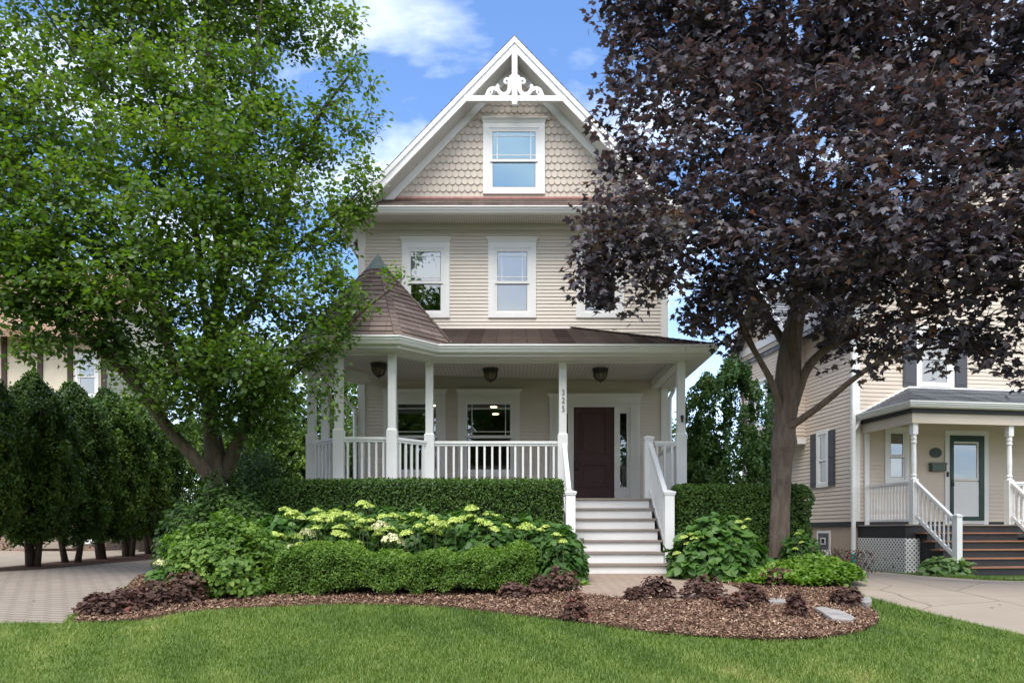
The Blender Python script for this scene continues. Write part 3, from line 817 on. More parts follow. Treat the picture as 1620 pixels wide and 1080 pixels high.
# downspouts
m = MB(); m.tube([(3.42, 14.9, 3.76), (3.42, 15.0, 3.66), (3.36, 15.05, 3.52), (3.355, 15.06, 3.3), (3.355, 15.06, .1)], .045, 8); m.build('downspout', M['gutter'], house)
m = MB(); m.tube([(-3.7, 14.5, 3.76), (-3.66, 14.6, 3.62), (-3.42, 14.9, 3.36), (-3.32, 14.95, 3.26), (-3.31, 14.95, .1)], .042, 8); m.build('downspout', M['gutter'], house)
m = MB(); m.box(3.00, 3.045, front_y-.105, front_y-.0665, 2.68, 2.74); m.box(3.01, 3.035, front_y-.115, front_y-.0665, 2.62, 2.68); m.build('flag_bracket', M['iron'], house)
# porch lanterns
for (x, y), lab in (((-2.53, 13.45), 'dark bronze bowl lantern on the porch ceiling beneath the turret'), ((-.42, 13.86), 'dark bronze bowl lantern on the porch ceiling above the wide front window'),
                    ((1.73, 13.86), 'dark bronze bowl lantern on the porch ceiling in front of the door')):
    t = thing('porch_lantern', (x, y, 3.86), lab, 'lantern', 'bowl lanterns on the porch ceiling')
    m = MB(); m.lathe(x, y, [(.165, 3.858), (.17, 3.85), (.155, 3.83), (.15, 3.79), (.135, 3.775)], 8, R(22.5)); m.build('canopy', M['iron'], t)
    m = MB(); m.lathe(x, y, [(.132, 3.774), (.122, 3.72), (.092, 3.665), (.045, 3.63)], 16); m.build('glass_bowl', M['lampglass'], t, smooth=True)
    m = MB()
    for k in range(8):
        a = R(22.5+45*k); q = [(x+r*math.cos(a), y+r*math.sin(a), z) for r, z in ((.14, 3.776), (.13, 3.72), (.099, 3.662), (.05, 3.626), (.012, 3.615))]; m.tube(q, .007, 5)
    m.lathe(x, y, [(.02, 3.63), (.03, 3.615), (.012, 3.60), (.006, 3.58)], 10); m.build('ribs', M['iron'], t)
# ------------------------------------------------------------------ the ground and what is laid on it
def drape(poly, off, step=.5, mound=0.0):
    xs = [p[0] for p in poly]; ys = [p[1] for p in poly]; m = MB()
    pv = [Vector((x, y, 0)) for x, y in poly]
    i0, i1 = math.floor(min(xs)/step), math.ceil(max(xs)/step); j0, j1 = math.floor(min(ys)/step), math.ceil(max(ys)/step)
    for i in range(i0, i1):
        q1 = clip(pv, lambda p: p.x, i*step, (i+1)*step)
        if not q1: continue
        for j in range(j0, j1):
            q = clip(q1, lambda p: p.y, j*step, (j+1)*step)
            if len(q) >= 3: m.poly([(p.x, p.y, float(gz(p.x, p.y))+off) for p in q])
    return m
def inside(poly, x, y):
    x = np.asarray(x); y = np.asarray(y); r = np.zeros(x.shape, bool); n = len(poly)
    for i in range(n):
        x0, y0 = poly[i]; x1, y1 = poly[(i+1) % n]
        c = ((y0 > y) != (y1 > y)) & (x < (x1-x0)*(y-y0)/((y1-y0) if y1 != y0 else 1e-9)+x0); r ^= c
    return r
def spl(pts, k=5):
    out = []
    for i in range(len(pts)-1):
        p0 = Vector(pts[max(i-1, 0)]); p1 = Vector(pts[i]); p2 = Vector(pts[i+1]); p3 = Vector(pts[min(i+2, len(pts)-1)])
        for j in range(k):
            t_ = j/k; q = .5*((2*p1)+(p2-p0)*t_+(2*p0-5*p1+4*p2-p3)*t_*t_+(3*p1-p0-3*p2+p3)*t_**3); out.append((q.x, q.y))
    out.append(tuple(pts[-1])); return out
m = MB()   # one sheet to the horizon, finer near the house
gxs = [-900, -300, -120, -60, -40]+list(np.arange(-30, 30.1, .5))+[40, 60, 120, 300, 900]
gys = [-900, -300, -120, -60, -30, -10]+list(np.arange(-5, 40.1, .5))+[50, 70, 120, 300, 900]
X, Y = np.meshgrid(gxs, gys); Z = gz(X, Y); nx = len(gxs)
m.v = list(zip(X.ravel().tolist(), Y.ravel().tolist(), Z.ravel().tolist()))
m.f = [[j*nx+i, j*nx+i+1, (j+1)*nx+i+1, (j+1)*nx+i] for j in range(len(gys)-1) for i in range(nx-1)]
tag(m.build('lawn', M['turf']), kind='structure')
BEDF = spl([ground_at(px, py) for px, py in ((112, 986), (225, 983), (300, 970), (420, 963), (560, 958), (700, 962), (760, 969), (894, 983), (1021, 1001), (1147, 1011), (1261, 1015), (1340, 1006), (1380, 993), (1391, 980), (1376, 962), (1351, 946))])
BED = BEDF+[(4.65, 10.0), (5.3, 11.4), (5.0, 12.4), (5.0, 15), (-5.5, 15), (-6.2, 12.6), (-5.6, 10.6), (-4.7, 8.4)]
BED = BED+[]
tag(drape(BED, .018).build('mulch_bed', M['mulch']), kind='structure')
DRV = [(-14, 6.95), (-8, 6.98), (-6, 7.02)]+[(BEDF[0][0]-.05, BEDF[0][1]-.03), (-4.62, 7.4), (-4.75, 8.4), (-5.65, 10.6), (-6.25, 12.6), (-6.4, 16), (-6.6, 26), (-9.3, 26), (-8.6, 16.5), (-8.35, 12.6), (-8.6, 11.6), (-14, 10.6)]
tag(drape(DRV, .010).build('paved_driveway', M['paver']), kind='structure')
tag(drape([(-14, 10.6), (-8.6, 11.6), (-8.35, 12.6), (-8.6, 16.5), (-9.3, 26), (-12.0, 26), (-10.2, 16.5), (-9.5, 13), (-14, 11.7)], .014).build('hedge_soil', M['mulch']), kind='structure')
tag(drape([(-40, 12.2), (-14, 12.2), (-9.6, 13.2), (-10.3, 16.5), (-12.1, 26), (-40, 26)], .008).build('side_path', M['concrete']), kind='structure')
WALK = spl([ground_at(px, py) for px, py in ((905, 912), (900, 934), (911, 940), (1004, 950), (1100, 953), (1160, 948), (1172, 936), (1139, 924), (1095, 914), (1062, 909))])
tag(drape(WALK+[(2.6, 11.1), (.85, 11.1)], .030).build('paver_walk', M['walk']), kind='structure')
CDR = [(4.62, -4), (4.65, 6.4), (4.45, 7.6), (4.36, 8.8), (4.75, 10.2), (5.45, 11.4), (5.9, 13.0), (6.0, 16), (5.8, 30), (6.6, 30), (8.2, 18.2), (8.35, 17.0), (8.45, 14.6), (8.9, 13.2), (9.6, 12.2), (10.2, 9.0), (10.4, -4)]
tag(drape(CDR, .010).build('concrete_driveway', M['concrete']), kind='structure')
tag(drape([(-60, -12), (60, -12), (60, -4.5), (-60, -4.5)], .012, 4.0).build('street', plain('asphalt', (.055, .055, .058), .9, .15, 3, .2, .3)), kind='structure')
tag(drape([(9.3, 13.9), (9.75, 12.9), (15, 13.2), (15, 14.0)], .013).build('neighbour_path', M['concrete']), kind='structure')
# ------------------------------------------------------------------ the house next door (right), turned a few degrees, built in its own axes: a = along its front, b = back
NG = -.22
nb = thing('neighbour_house', (8.47, 17.5, 0), 'tan clapboard house with grey shutters and dark green front door, beyond the purple maple', 'house', local=True, rz=R(8.13))
ffr = lambda u, z, o: (u, -o, z)               # front wall
lfr = lambda u, z, o: (-o, u, z)               # left side wall, u = b (seen from the driveway)
lfr2 = lambda u, z, o: (-.35-o, u, z)          # side bay
NW = 8.2; ND = 6.0; NE = 6.35; NF = .84
m = MB()
for q in ([(0,0,.9),(NW,0,.9),(NW,0,NE),(0,0,NE)], [(0,0,.9),(0,0,NE),(0,ND,NE),(0,ND,.9)], [(NW,0,.9),(NW,ND,.9),(NW,ND,NE),(NW,0,NE)], [(0,ND,.9),(0,ND,NE),(NW/2,ND,NE+4.2),(NW,ND,NE),(NW,ND,.9)],
          [(0,0,NE),(NW,0,NE),(NW/2,0,NE+4.2)]): m.poly(q)
m.build('wall', M['siding_b'], nb)
nw2 = (1.66, 2.70, 4.28, 5.85); ndw = (2.58, 3.54, NF, 3.2); npw = (.80, 1.45, 1.88, 3.28)
m = MB(); siding(m, ffr, .13, NW-.13, .93, NE, [(nw2[0]+.02, nw2[1]-.02, nw2[2]+.02, nw2[3]-.03), (ndw[0]-.10, ndw[1]+.10, 0, ndw[3]), (npw[0]+.02, npw[1]-.02, npw[2]+.02, npw[3]-.03)], .1, .014)
siding(m, ffr, 0, NW, NE, NE+4.1, [], .1, .014, lambda z: ((z-NE)/4.2*NW/2+.02, NW-(z-NE)/4.2*NW/2-.02))
m.build('clapboard', M['siding_b'], nb)
nsw = (1.07, 1.62, 1.86, 3.36)
m = MB(); siding(m, lfr, .13, ND, .93, NE, [(nsw[0]+.02, nsw[1]-.02, nsw[2]+.02, nsw[3]-.03), (2.2, 5.4, 3.2, NE)], .1, .014); m.build('side_clapboard', M['siding_b'], nb)
m = MB(); m.box(-.02, NW+.02, -.03, .0, .80, .93); m.box(-.03, -.001, -.03, ND, .80, .925); m.build('water_table', M['black'], nb)
m = MB(); m.box(.0, NW, .0, ND, -.6, .80); m.build('foundation', M['foundation'], nb)
m = MB(); m.box(-.025, .13, -.025, .13, .93, NE); m.build('corner_board', M['white'], nb)
# basement window in the foundation
m = MB(); m.fbox(lfr, 1.0, 1.62, .12, .70, 0, .02); w0 = m.build('basement_window', M['white'], nb)
m = MB(); m.fbox(lfr, 1.07, 1.55, .20, .64, .021, .024); m.build('pane', M['roof_grey'], w0)
m = MB(); m.fbox(lfr, 1.20, 1.42, .34, .52, .0245, .034); m.build('vent_frame', M['white'], w0); m = MB(); m.fbox(lfr, 1.24, 1.38, .37, .49, .0345, .036); m.build('vent', M['dark'], w0)
m = MB(); m.fbox(lfr, .95, 1.67, .06, .119, 0, .07); m.build('sill', M['white'], w0)
# windows with shutters
def shutters(fr, u0, u1, z0, z1, w):
    for a, b in ((u0-w-.005, u0-.005), (u1+.005, u1+w+.005)):
        m = MB(); m.fbox(fr, a, b, z0+.02, z1-.05, .014, .040)
        for c, d in ((z0+.10, (z0+z1)/2-.06), ((z0+z1)/2, z1-.14)): m.fbox(fr, a+.04, b-.04, c, d, .040, .048)
        m.build('shutter', M['shutter'], nb)
window(nb, ffr, *nw2, glass='glass', blind='shade', cas=.10, head=.10, cornice=False, grille=False, mt='white'); shutters(ffr, nw2[0], nw2[1], nw2[2], nw2[3], .36)
window(nb, lfr, *nsw, glass='glass', blind='dark', cas=.09, head=.10, cornice=False, grille=False, mt='white'); shutters(lfr, nsw[0], nsw[1], nsw[2], nsw[3], .28)
window(nb, ffr, *npw, glass='glass', blind='dark', cas=.085, head=.09, cornice=False, grille=False, mt='white')
# side bay under its own gable
m = MB(); zb0, zb1 = 3.25, 8.05; bb0, bb1, bc = 2.2, 5.4, 3.8
m.poly([(-.35, bb0, zb0), (-.35, bb0, NE), (-.35, bc, zb1), (-.35, bb1, NE), (-.35, bb1, zb0)]); m.poly([(-.35, bb0, zb0), (0, bb0, zb0), (0, bb0, NE), (-.35, bb0, NE)]); m.poly([(-.35, bb0, zb0), (-.35, bb1, zb0), (0, bb1, zb0), (0, bb0, zb0)]); m.poly([(-.35, bb1, zb0), (-.35, bb1, NE), (0, bb1, NE), (0, bb1, zb0)])
m.build('bay', M['siding_b'], nb)
bw = (3.6, 4.4, 3.75, 5.3)
m = MB(); siding(m, lfr2, bb0, bb1, zb0+.1, NE, [(bw[0]+.02, bw[1]-.02, bw[2]+.02, bw[3]-.03)], .1, .014); siding(m, lfr2, bb0, bb1, NE, zb1-.1, [], .1, .014, lambda z: (bb0+(z-NE)/(zb1-NE)*1.6, bb1-(z-NE)/(zb1-NE)*1.6))
siding(m, lambda u, z, o: (u, bb0-o, z), -.35, 0, zb0+.1, NE, [], .1, .014)
m.build('bay_clapboard', M['siding_b'], nb)
window(nb, lfr2, *bw, glass='glass', blind='dark', cas=.09, head=.10, cornice=False, grille=False, mt='white'); shutters(lfr2, *bw, .30)
m = MB(); m.box(-.40, -.001, bb0-.03, bb1+.03, zb0-.14, zb0); m.build('bay_trim', M['white'], nb); m = MB(); m.box(-.39, -.366, bb0-.02, bb1+.02, NE-.12, NE+.10); m.build('bay_trim', M['white'], nb)
# roofs
def rslab(m, q, th=.12):
    lap(m, q, .15, .016, .2); m.poly([Vector(p)-Vector((0, 0, th)) for p in q][::-1])
    for i in range(4):
        a, b = Vector(q[i]), Vector(q[(i+1) % 4]); d = Vector((0, 0, th)); m.poly([a-d, b-d, b, a])
m = MB(); s = 4.2/(NW/2); ov = .4
rslab(m, [(NW/2, -ov, NE+4.3), (-ov, -ov, NE+.1-s*ov), (-ov, ND+ov, NE+.1-s*ov), (NW/2, ND+ov, NE+4.3)]); rslab(m, [(NW/2, -ov, NE+4.3), (NW+ov, -ov, NE+.1-s*ov), (NW+ov, ND+ov, NE+.1-s*ov), (NW/2, ND+ov, NE+4.3)])
m.build('roof', M['roof_grey'], nb)
m = MB(); s2 = (zb1-NE)/1.6
for e in (-1, 1): rslab(m, [(-.72, bc, zb1+.12), (-.72, bc+e*2.0, zb1+.12-s2*2.0), (2.4, bc+e*2.0, zb1+.12-s2*2.0), (2.4, bc, zb1+.12)])
m.build('bay_roof', M['roof_grey'], nb)
for e in (-1, 1):
    m = MB(); a = [(-.745+x, bc, zb1+.13-t) for x in (0, .024) for t in (0, .24)]; b = [(-.745+x, bc+e*2.0, zb1+.13-s2*2.0-t) for x in (0, .024) for t in (0, .24)]
    m.mesh(a+b, [(0,1,5,4),(2,6,7,3),(0,4,6,2),(1,3,7,5),(4,5,7,6),(0,2,3,1)]); m.build('rake_board', M['white'], nb)
# porch
PB = -1.75; PX1 = 6.2
m = MB(); m.box(.05, PX1, PB, -.001, NF-.03, NF); m.build('porch_floor', M['tread'], nb)
m = MB(); m.box(.07, PX1, PB+.03, PB+.06, NF-.30, NF-.031); m.box(.07, .10, PB+.06, -.03, NF-.30, NF-.031); m.build('porch_skirt', M['black'], nb)
def lattice(m, p, q, z0, z1, pitch=.075, w=.040, t=.012):
    p = Vector(p); q = Vector(q); d = (q-p); L = d.length; d.normalize(); nn = Vector((-d.y, d.x))
    for sgn in (1, -1):
        n = int((L+(z1-z0))/(pitch*1.414))+1
        for i in range(-1, n+1):
            c = i*pitch*1.414
            pts = [Vector((c, 0)), Vector((c-(z1-z0), z1-z0))]
            if sgn < 0: pts = [Vector((L-x.x, x.y)) for x in pts]
            a, b = pts; dd = (b-a).normalized(); sd_ = Vector((-dd.y, dd.x))*w/2
            poly = [Vector((*v, 0)) for v in (a-sd_, b-sd_, b+sd_, a+sd_)]
            poly = clip(poly, lambda v: v.x, 0, L); poly = clip(poly, lambda v: v.y, 0, z1-z0) if poly else []
            if len(poly) >= 3:
                o = nn*(t/2*sgn)
                m.poly([(p.x+d.x*v.x+o.x, p.y+d.y*v.x+o.y, z0+v.y) for v in poly])
m = MB(); lattice(m, (.06, PB+.02), (.06, -.03), -.42, NF-.31); m.build('lattice', M['white'], nb)
m = MB(); lattice(m, (.06, PB+.02), (.50, PB+.02), -.42, NF-.31); m.build('lattice', M['white'], nb)
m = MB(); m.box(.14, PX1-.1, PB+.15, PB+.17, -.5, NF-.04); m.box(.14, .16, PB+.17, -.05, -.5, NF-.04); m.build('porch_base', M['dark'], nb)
m = MB(); m.sweep([(.33-.09, -.001), (.33-.09, PB+.02), (PX1, PB+.02)], 2.62+.48, [(0, 0), (.03, 0), (.03, .23), (0, .23)]); m.build('porch_beam', M['trim'] if False else M['siding_b'], nb)
m = MB(); m.sweep([(.21, -.001), (.21, PB), (PX1, PB)], 3.331, [(0, 0), (.06, 0), (.06, .09), (0, .09)]); m.build('porch_fascia', M['black'], nb)
m = MB(); m.sweep([(.10, .0), (.10, PB-.12), (PX1, PB-.12)], 3.422, GUT); m.build('porch_gutter', M['gutter'], nb)
m = MB(); m.box(.11, PX1, PB-.1, -.001, 3.421, 3.43); m.build('porch_ceiling', M['trim'], nb)
m = MB(); lap(m, [(.05, PB-.16, 3.54), (PX1+.3, PB-.16, 3.54), (PX1-.8, 0, 4.26), (1.45, 0, 4.26)], .14, .015, .25); lap(m, [(.05, PB-.16, 3.54), (.05, -.0, 3.54), (1.45, 0, 4.26)], .14, .015)
m.poly([(.05, PB-.16, 3.53), (PX1+.3, PB-.16, 3.53), (PX1-.8, 0, 4.25), (1.45, 0, 4.25)]); m.poly([(.05, PB-.16, 3.53), (.05, 0, 3.53), (1.45, 0, 4.25)])
m.build('porch_roof', M['roof_grey'], nb)
m = MB(); m.beam((.05, -.03, 3.56), (1.45, -.03, 4.28), .05, .07, (0, 1, 0)); m.box(1.45, PX1-.8, -.04, -.015, 4.24, 4.31); m.build('flashing', M['white'], nb)
def tpost(a, b):
    m = MB(); m.box(a-.07, a+.07, b-.07, b+.07, NF+.001, NF+1.02); m.box(a-.062, a+.062, b-.062, b+.062, 2.86, 3.10)
    m.lathe(a, b, [(.068, NF+1.02), (.05, NF+1.06), (.066, NF+1.10), (.05, NF+1.14), (.055, NF+1.35), (.058, 2.2), (.048, 2.64), (.062, 2.67), (.062, 2.70), (.05, 2.72), (.06, 2.76), (.06, 2.80), (.05, 2.82), (.062, 2.86)], 14)
    return m.build('porch_post', M['white'], nb)
tpost(.33, PB+.10); tpost(2.74, PB+.10); tpost(PX1-.2, PB+.10)
m = MB(); m.box(.24, .36, -.06, -.031, NF, 3.1); m.build('half_post', M['white'], nb)
railing(nb, (.33, -.06), (.33, PB+.10), za=NF, top=.98, low=.10, gap=.105, inset=.05, turned=True)
railing(nb, (2.74, PB+.10), (PX1-.2, PB+.10), za=NF, top=.98, low=.10, gap=.115, inset=.07, turned=True)
# steps down to the lawn
RN = .235; S0, S1 = .36, 2.72
stp = MB()
for k in range(5): stp.box(S0+.06, S1-.06, PB-RN*(k+1)+.03, PB-RN*k+.03-.0005, -.5, NF-.18*(k+1)-.03)
sp_ = stp.build('stairs', M['black'], nb)
for k in range(5):
    m = MB(); m.box(S0-.04, S1+.04, PB-RN*(k+1)-.005, PB-RN*k+.025, NF-.18*(k+1)-.029, NF-.18*(k+1)); m.build('tread', M['redwood'], sp_)
m = MB(); m.poly([(S0-.0, PB+.02, -.42), (S0, PB-RN*5, -.42), (S0, PB-RN*5, NF-.93), (S0, PB+.02, NF-.32)])
lattice(m, (S0+.0, PB+.02), (S0+.0, PB-RN*5), -.42, NF-.92)
m.f = m.f[1:]; m.build('lattice', M['white'], nb)
for u in (.40, 2.70):
    nbm = MB(); yb = PB-RN*5+.07; zt = NF-.9+1.05
    nbm.box(u-.062, u+.062, yb-.062, yb+.062, NF-.9+.0, zt); nbm.box(u-.078, u+.078, yb-.078, yb+.078, zt, zt+.03); nbm.box(u-.07, u+.07, yb-.07, yb+.07, NF-.9+.0, NF-.9+.05)
    nbm.mesh([(u-.07, yb-.07, zt+.03), (u+.07, yb-.07, zt+.03), (u+.07, yb+.07, zt+.03), (u-.07, yb+.07, zt+.03), (u, yb, zt+.06)], [(0,1,4), (1,2,4), (2,3,4), (3,0,4)]); nbm.build('newel_post', M['white'], nb)
    m = MB(); a = Vector((u, yb+.06, zt-.08)); b = Vector((.33 if u < 1 else 2.74, PB+.03, NF+.94)); dz = Vector((0, 0, 1))
    m.beam(a, b, .075, .06); r = m.build('stair_rail', M['white'], nb); m = MB(); m.beam(a-dz*.76, b-dz*.76, .05, .07); m.build('bottom_rail', M['white'], r)
    for i in range(9):
        p = a+(b-a)*((i+.5)/9); q = MB(); z0 = p.z-.74; hh = .70
        q.lathe(p.x, p.y, [(.022, z0), (.022, z0+.12*hh), (.014, z0+.16*hh), (.022, z0+.3*hh), (.015, z0+.6*hh), (.013, z0+.8*hh), (.022, z0+.84*hh), (.022, z0+hh)], 8); q.build('baluster', M['white'], r)
# door, mailbox, plaque, bell
m = MB(); D0, D1, DZ = ndw[0], ndw[1], 3.10
m.fbox(ffr, D0-.13, D0, NF, DZ, 0, .035); m.fbox(ffr, D1, D1+.13, NF, DZ, 0, .035); m.fbox(ffr, D0-.13, D1+.13, DZ, DZ+.13, 0, .034); m.fbox(ffr, D0, D1, NF+.03, NF+.12, .0, .03); m.build('door_casing', M['white'], nb)
m = MB(); z0 = NF+.12
m.fbox(ffr, D0, D0+.10, z0, DZ, .0, .05); m.fbox(ffr, D1-.14, D1, z0, DZ, .0, .05); m.fbox(ffr, D0+.10, D1-.14, DZ-.15, DZ, .0, .05); m.fbox(ffr, D0+.10, D1-.14, z0, z0+.10, 0, .05); gd = m.build('door', M['green_paint'], nb)
m = MB(); zm = z0+.98; m.fbox(ffr, D0+.10, D1-.14, z0+.10, zm, .0, .03)
for q in (.36, .68): m.fbox(ffr, D0+.10, D1-.14, z0+q, z0+q+.015, .03, .036)
m.fbox(ffr, D0+.10, D1-.14, zm+.03, zm+.10, 0, .03); m.fbox(ffr, D0+.10, D1-.14, DZ-.20, DZ-.15, 0, .03); m.fbox(ffr, D1-.20, D1-.14, zm+.10, DZ-.20, 0, .03); m.build('storm_panel', M['white'], gd)
m = MB(); m.fbox(ffr, D0+.10, D1-.20, zm+.10, DZ-.20, .001, .004); m.build('screen', M['dark'], gd)
m = MB(); m.poly([ffr(D0+.10, zm+.10, .02), ffr(D1-.20, zm+.10, .02), ffr(D1-.20, DZ-.20, .02), ffr(D0+.10, DZ-.20, .02)]); m.build('pane', M['glass'], gd)
m = MB(); m.fbox(ffr, D0+.04, D0+.075, z0+.85, z0+1.03, .05, .065); m.tube([ffr(D0+.057, z0+.95, .06), ffr(D0+.057, z0+.95, .10), ffr(D0+.057, z0+.86, .10)], .012, 8); m.build('handle', M['iron'], gd)
m = MB(); m.fbox(ffr, D0-.09, D0-.045, NF+1.22, NF+1.34, .035, .06); m.build('door_bell', M['black'], nb)
m = MB()
ring = [ffr(2.20+.165*math.cos(a), 2.66+.125*math.sin(a), .03) for a in np.linspace(0, 2*math.pi, 25)[:-1]]; ring0 = [ffr(2.20+.165*math.cos(a), 2.66+.125*math.sin(a), .012) for a in np.linspace(0, 2*math.pi, 25)[:-1]]
m.mesh(ring+ring0, [list(range(24))]+[[i, (i+1) % 24, 24+(i+1) % 24, 24+i] for i in range(24)]); m.build('oval_plaque', M['green_paint'], nb)
m = MB(); m.fbox(ffr, 2.02, 2.42, 2.19, 2.38, .014, .12); m.fbox(ffr, 2.005, 2.435, 2.365, 2.40, .014, .14); m.fbox(ffr, 2.03, 2.41, 2.22, 2.30, .12, .126); m.build('mailbox', M['copper'], nb)
# downspout with teal boot
m = MB(); m.tube([(.10, -.05, 3.45), (.06, -.055, 3.30), (-.06, -.05, 3.14), (-.07, -.05, 3.0)], .04, 8); m.box(-.115, -.03, -.09, -.03, .14, 6.2); dsp = m.build('downspout', M['gutter'], nb)
m = MB(); m.box(-.122, -.022, -.096, -.0295, -.45, .14); m.build('drain_boot', M['teal'], dsp)
# ------------------------------------------------------------------ half-timbered house on the left, far behind the cedars
tb = thing('stucco_house', (-19, 25, 0), 'cream stucco house with brown half timbering and clay tile roof, behind the row of cedars', 'house')
tx0, tx1, ty = -30, -14.35, 25.0
m = MB(); m.box(tx0, tx1, ty, ty+4.5, -.3, 2.6); m.build('brick_wall', M['brick'], tb)
m = MB(); m.box(tx0, tx1, ty+.05, ty+4.5, 2.6, 8.0); m.poly([(tx1, ty+.05, 8.0), (tx1, ty+4.5, 8.0), (tx1, ty+2.25, 10.6)]); m.build('stucco_wall', M['stucco'], tb)
for x in (-17.95, -16.68, -15.62, -14.43): 
    m = MB(); m.box(x-.09, x+.09, ty, ty+.049, 2.8, 7.8); m.build('timber', M['timber'], tb)
for z in (2.6, 7.8):
    m = MB(); m.box(tx0, tx1+.02, ty-.02, ty+.0495, z, z+.2); m.build('timber', M['timber'], tb)
m = MB()
for e, ya in ((0, ty-.8), (1, ty+5.3)): rslab(m, [(tx0-.4, ya, 7.55), (tx1+.3, ya, 7.55), (tx1+.3, ty+2.25, 10.6), (tx0-.4, ty+2.25, 10.6)], .2)
m.build('roof', M['roof_tile'], tb)
for x in (-15.03, -19.0):
    window(tb, lambda u, z, o: (u, ty+.05-o, z), x-.42, x+.42, 5.4, 7.0, glass='glass', blind='dark', cas=.09, cornice=False, mt='white')
    f2 = lambda u, z, o: (u, ty-o, z)
    window(tb, f2, x-.6, x+.6, .25, 1.7, glass='glass', blind='dark', cas=.09, cornice=False, mt='trim')
m = MB(); m.box(-17.2, -15.2, ty-.5, ty-.1, .1, .32); m.build('window_ledge', M['concrete'], tb)
# ------------------------------------------------------------------ trees
def grow(limbs, tips, seed=0, step=.22, sag=0.0):
    """join every twig tip to the nearest branch node; returns twig polylines"""
    r = np.random.default_rng(seed)
    nodes = []
    for pts in limbs:
        for a, b in zip(pts, pts[1:]):
            a = np.array(a[:3]); b = np.array(b[:3]); n = max(1, int(np.linalg.norm(b-a)/step))
            nodes += [a+(b-a)*i/n for i in range(n)]
        nodes.append(np.array(pts[-1][:3]))
    cap = len(nodes)+len(tips)*7
    arr = np.zeros((cap, 3)); arr[:len(nodes)] = nodes; cnt = len(nodes)
    d0 = np.array([np.min(np.linalg.norm(arr[:cnt]-t, axis=1)) for t in tips])
    out = []
    for i in np.argsort(d0):
        t = tips[i]; d = np.linalg.norm(arr[:cnt]-t, axis=1)+np.clip(arr[:cnt, 2]-t[2], 0, None)*.7
        j = int(np.argmin(d)); a = arr[j].copy(); L = np.linalg.norm(t-a)
        if L < .05: continue
        n = max(2, min(6, int(L/step)+1)); bend = r.normal(size=3)*L*.07+np.array([0, 0, L*.12])
        pl = [a+(t-a)*(k/n)+bend*4*(k/n)*(1-k/n) for k in range(n+1)]
        out.append((pl, L))
        for p in pl[1:]:
            if cnt < cap: arr[cnt] = p; cnt += 1
    return out
def tubes_mesh(name, polys, mat, parent, sides=4):
    m = MB()
    for pts, r0, r1 in polys:
        n = len(pts); m.tube(pts, [r0+(r1-r0)*i/(n-1) for i in range(n)], sides, False)
    return m.build(name, mat, parent, smooth=True)
def clump_points(cl, n, seed, shell=.35):
    """points through ellipsoid clumps (centre, radii), denser towards the outside"""
    r = np.random.default_rng(seed)
    vol = np.array([c[1][0]*c[1][1]*c[1][2] for c in cl])**.8; pick = r.choice(len(cl), n, p=vol/vol.sum())
    d = unit(r.normal(size=(n, 3))); rad = (shell+(1-shell)*r.random(n)**.6)
    ce = np.array([c[0] for c in cl]); ra = np.array([c[1] for c in cl])
    return ce[pick]+d*rad[:, None]*ra[pick], d
def limbpts(pts, k=1.0):
    """(px, py, Y, radius in px) -> world points with radius, smoothed"""
    out = []
    for px, py, Y, r in pts: out.append((*P(px, py, Y), r*k*Y/F))
    sm = []
    for i in range(len(out)-1):
        p0, p1, p2, p3 = [np.array(out[min(max(j, 0), len(out)-1)]) for j in (i-1, i, i+1, i+2)]
        for k in range(4):
            t_ = k/4; sm.append(.5*((2*p1)+(p2-p0)*t_+(2*p0-5*p1+4*p2-p3)*t_*t_+(3*p1-p0-3*p2+p3)*t_**3))
    sm.append(np.array(out[-1])); return [tuple(s) for s in sm]
def tree(root, limbs, clumps, ntips, leaves_per, tmpl, lsize, lmat, bmat, seed, droop=.5, spread=.16, twig=.010, tintf=None, shell=.35, along=.55):
    m = MB()
    for pts in limbs: m.tube([p[:3] for p in pts], [max(.008, p[3]) for p in pts], 12)
    trunk = m.build('trunk', bmat, root, smooth=True)
    tips, _ = clump_points(clumps, ntips, seed, shell)
    tips = tips[tips[:, 2] > .5]
    tw = grow(limbs, tips, seed)
    tubes_mesh('twigs', [(p, min(.028, twig*.55+twig*.5*L), twig*.30) for p, L in tw], bmat, root)
    r = np.random.default_rng(seed+1)
    base = []; tipd = []
    for p, L in tw:
        p = np.array(p); n = len(p)-1
        u = 1-along*r.random(leaves_per)**1.3; u[0] = 1.0; s = u*n; i = np.minimum(s.astype(int), n-1); f = (s-i)[:, None]
        base.append(p[i]*(1-f)+p[i+1]*f); tipd.append(np.repeat((p[-1]-p[-2])[None], leaves_per, 0))
    base = np.concatenate(base); tipd = unit(np.concatenate(tipd)); N_ = len(base)
    out = r.normal(size=(N_, 3)); base = base+out*spread*.5
    nrm = unit(np.array([0, -.25, 1.0])[None]+r.normal(size=(N_, 3))*.62)
    tip = unit(tipd*.5+unit(out)*.9+np.array([0, 0, -droop])[None])
    sc = lsize*r.uniform(.72, 1.22, N_)
    tint = np.clip(.5*r.random(N_)+.5*vnoise(base, 1.1, seed), 0, 1) if tintf is None else tintf(base, r)
    cr = scatter('crown', *tmpl, base, frames(nrm, tip), sc, lmat, root, tint)
    return trunk, cr
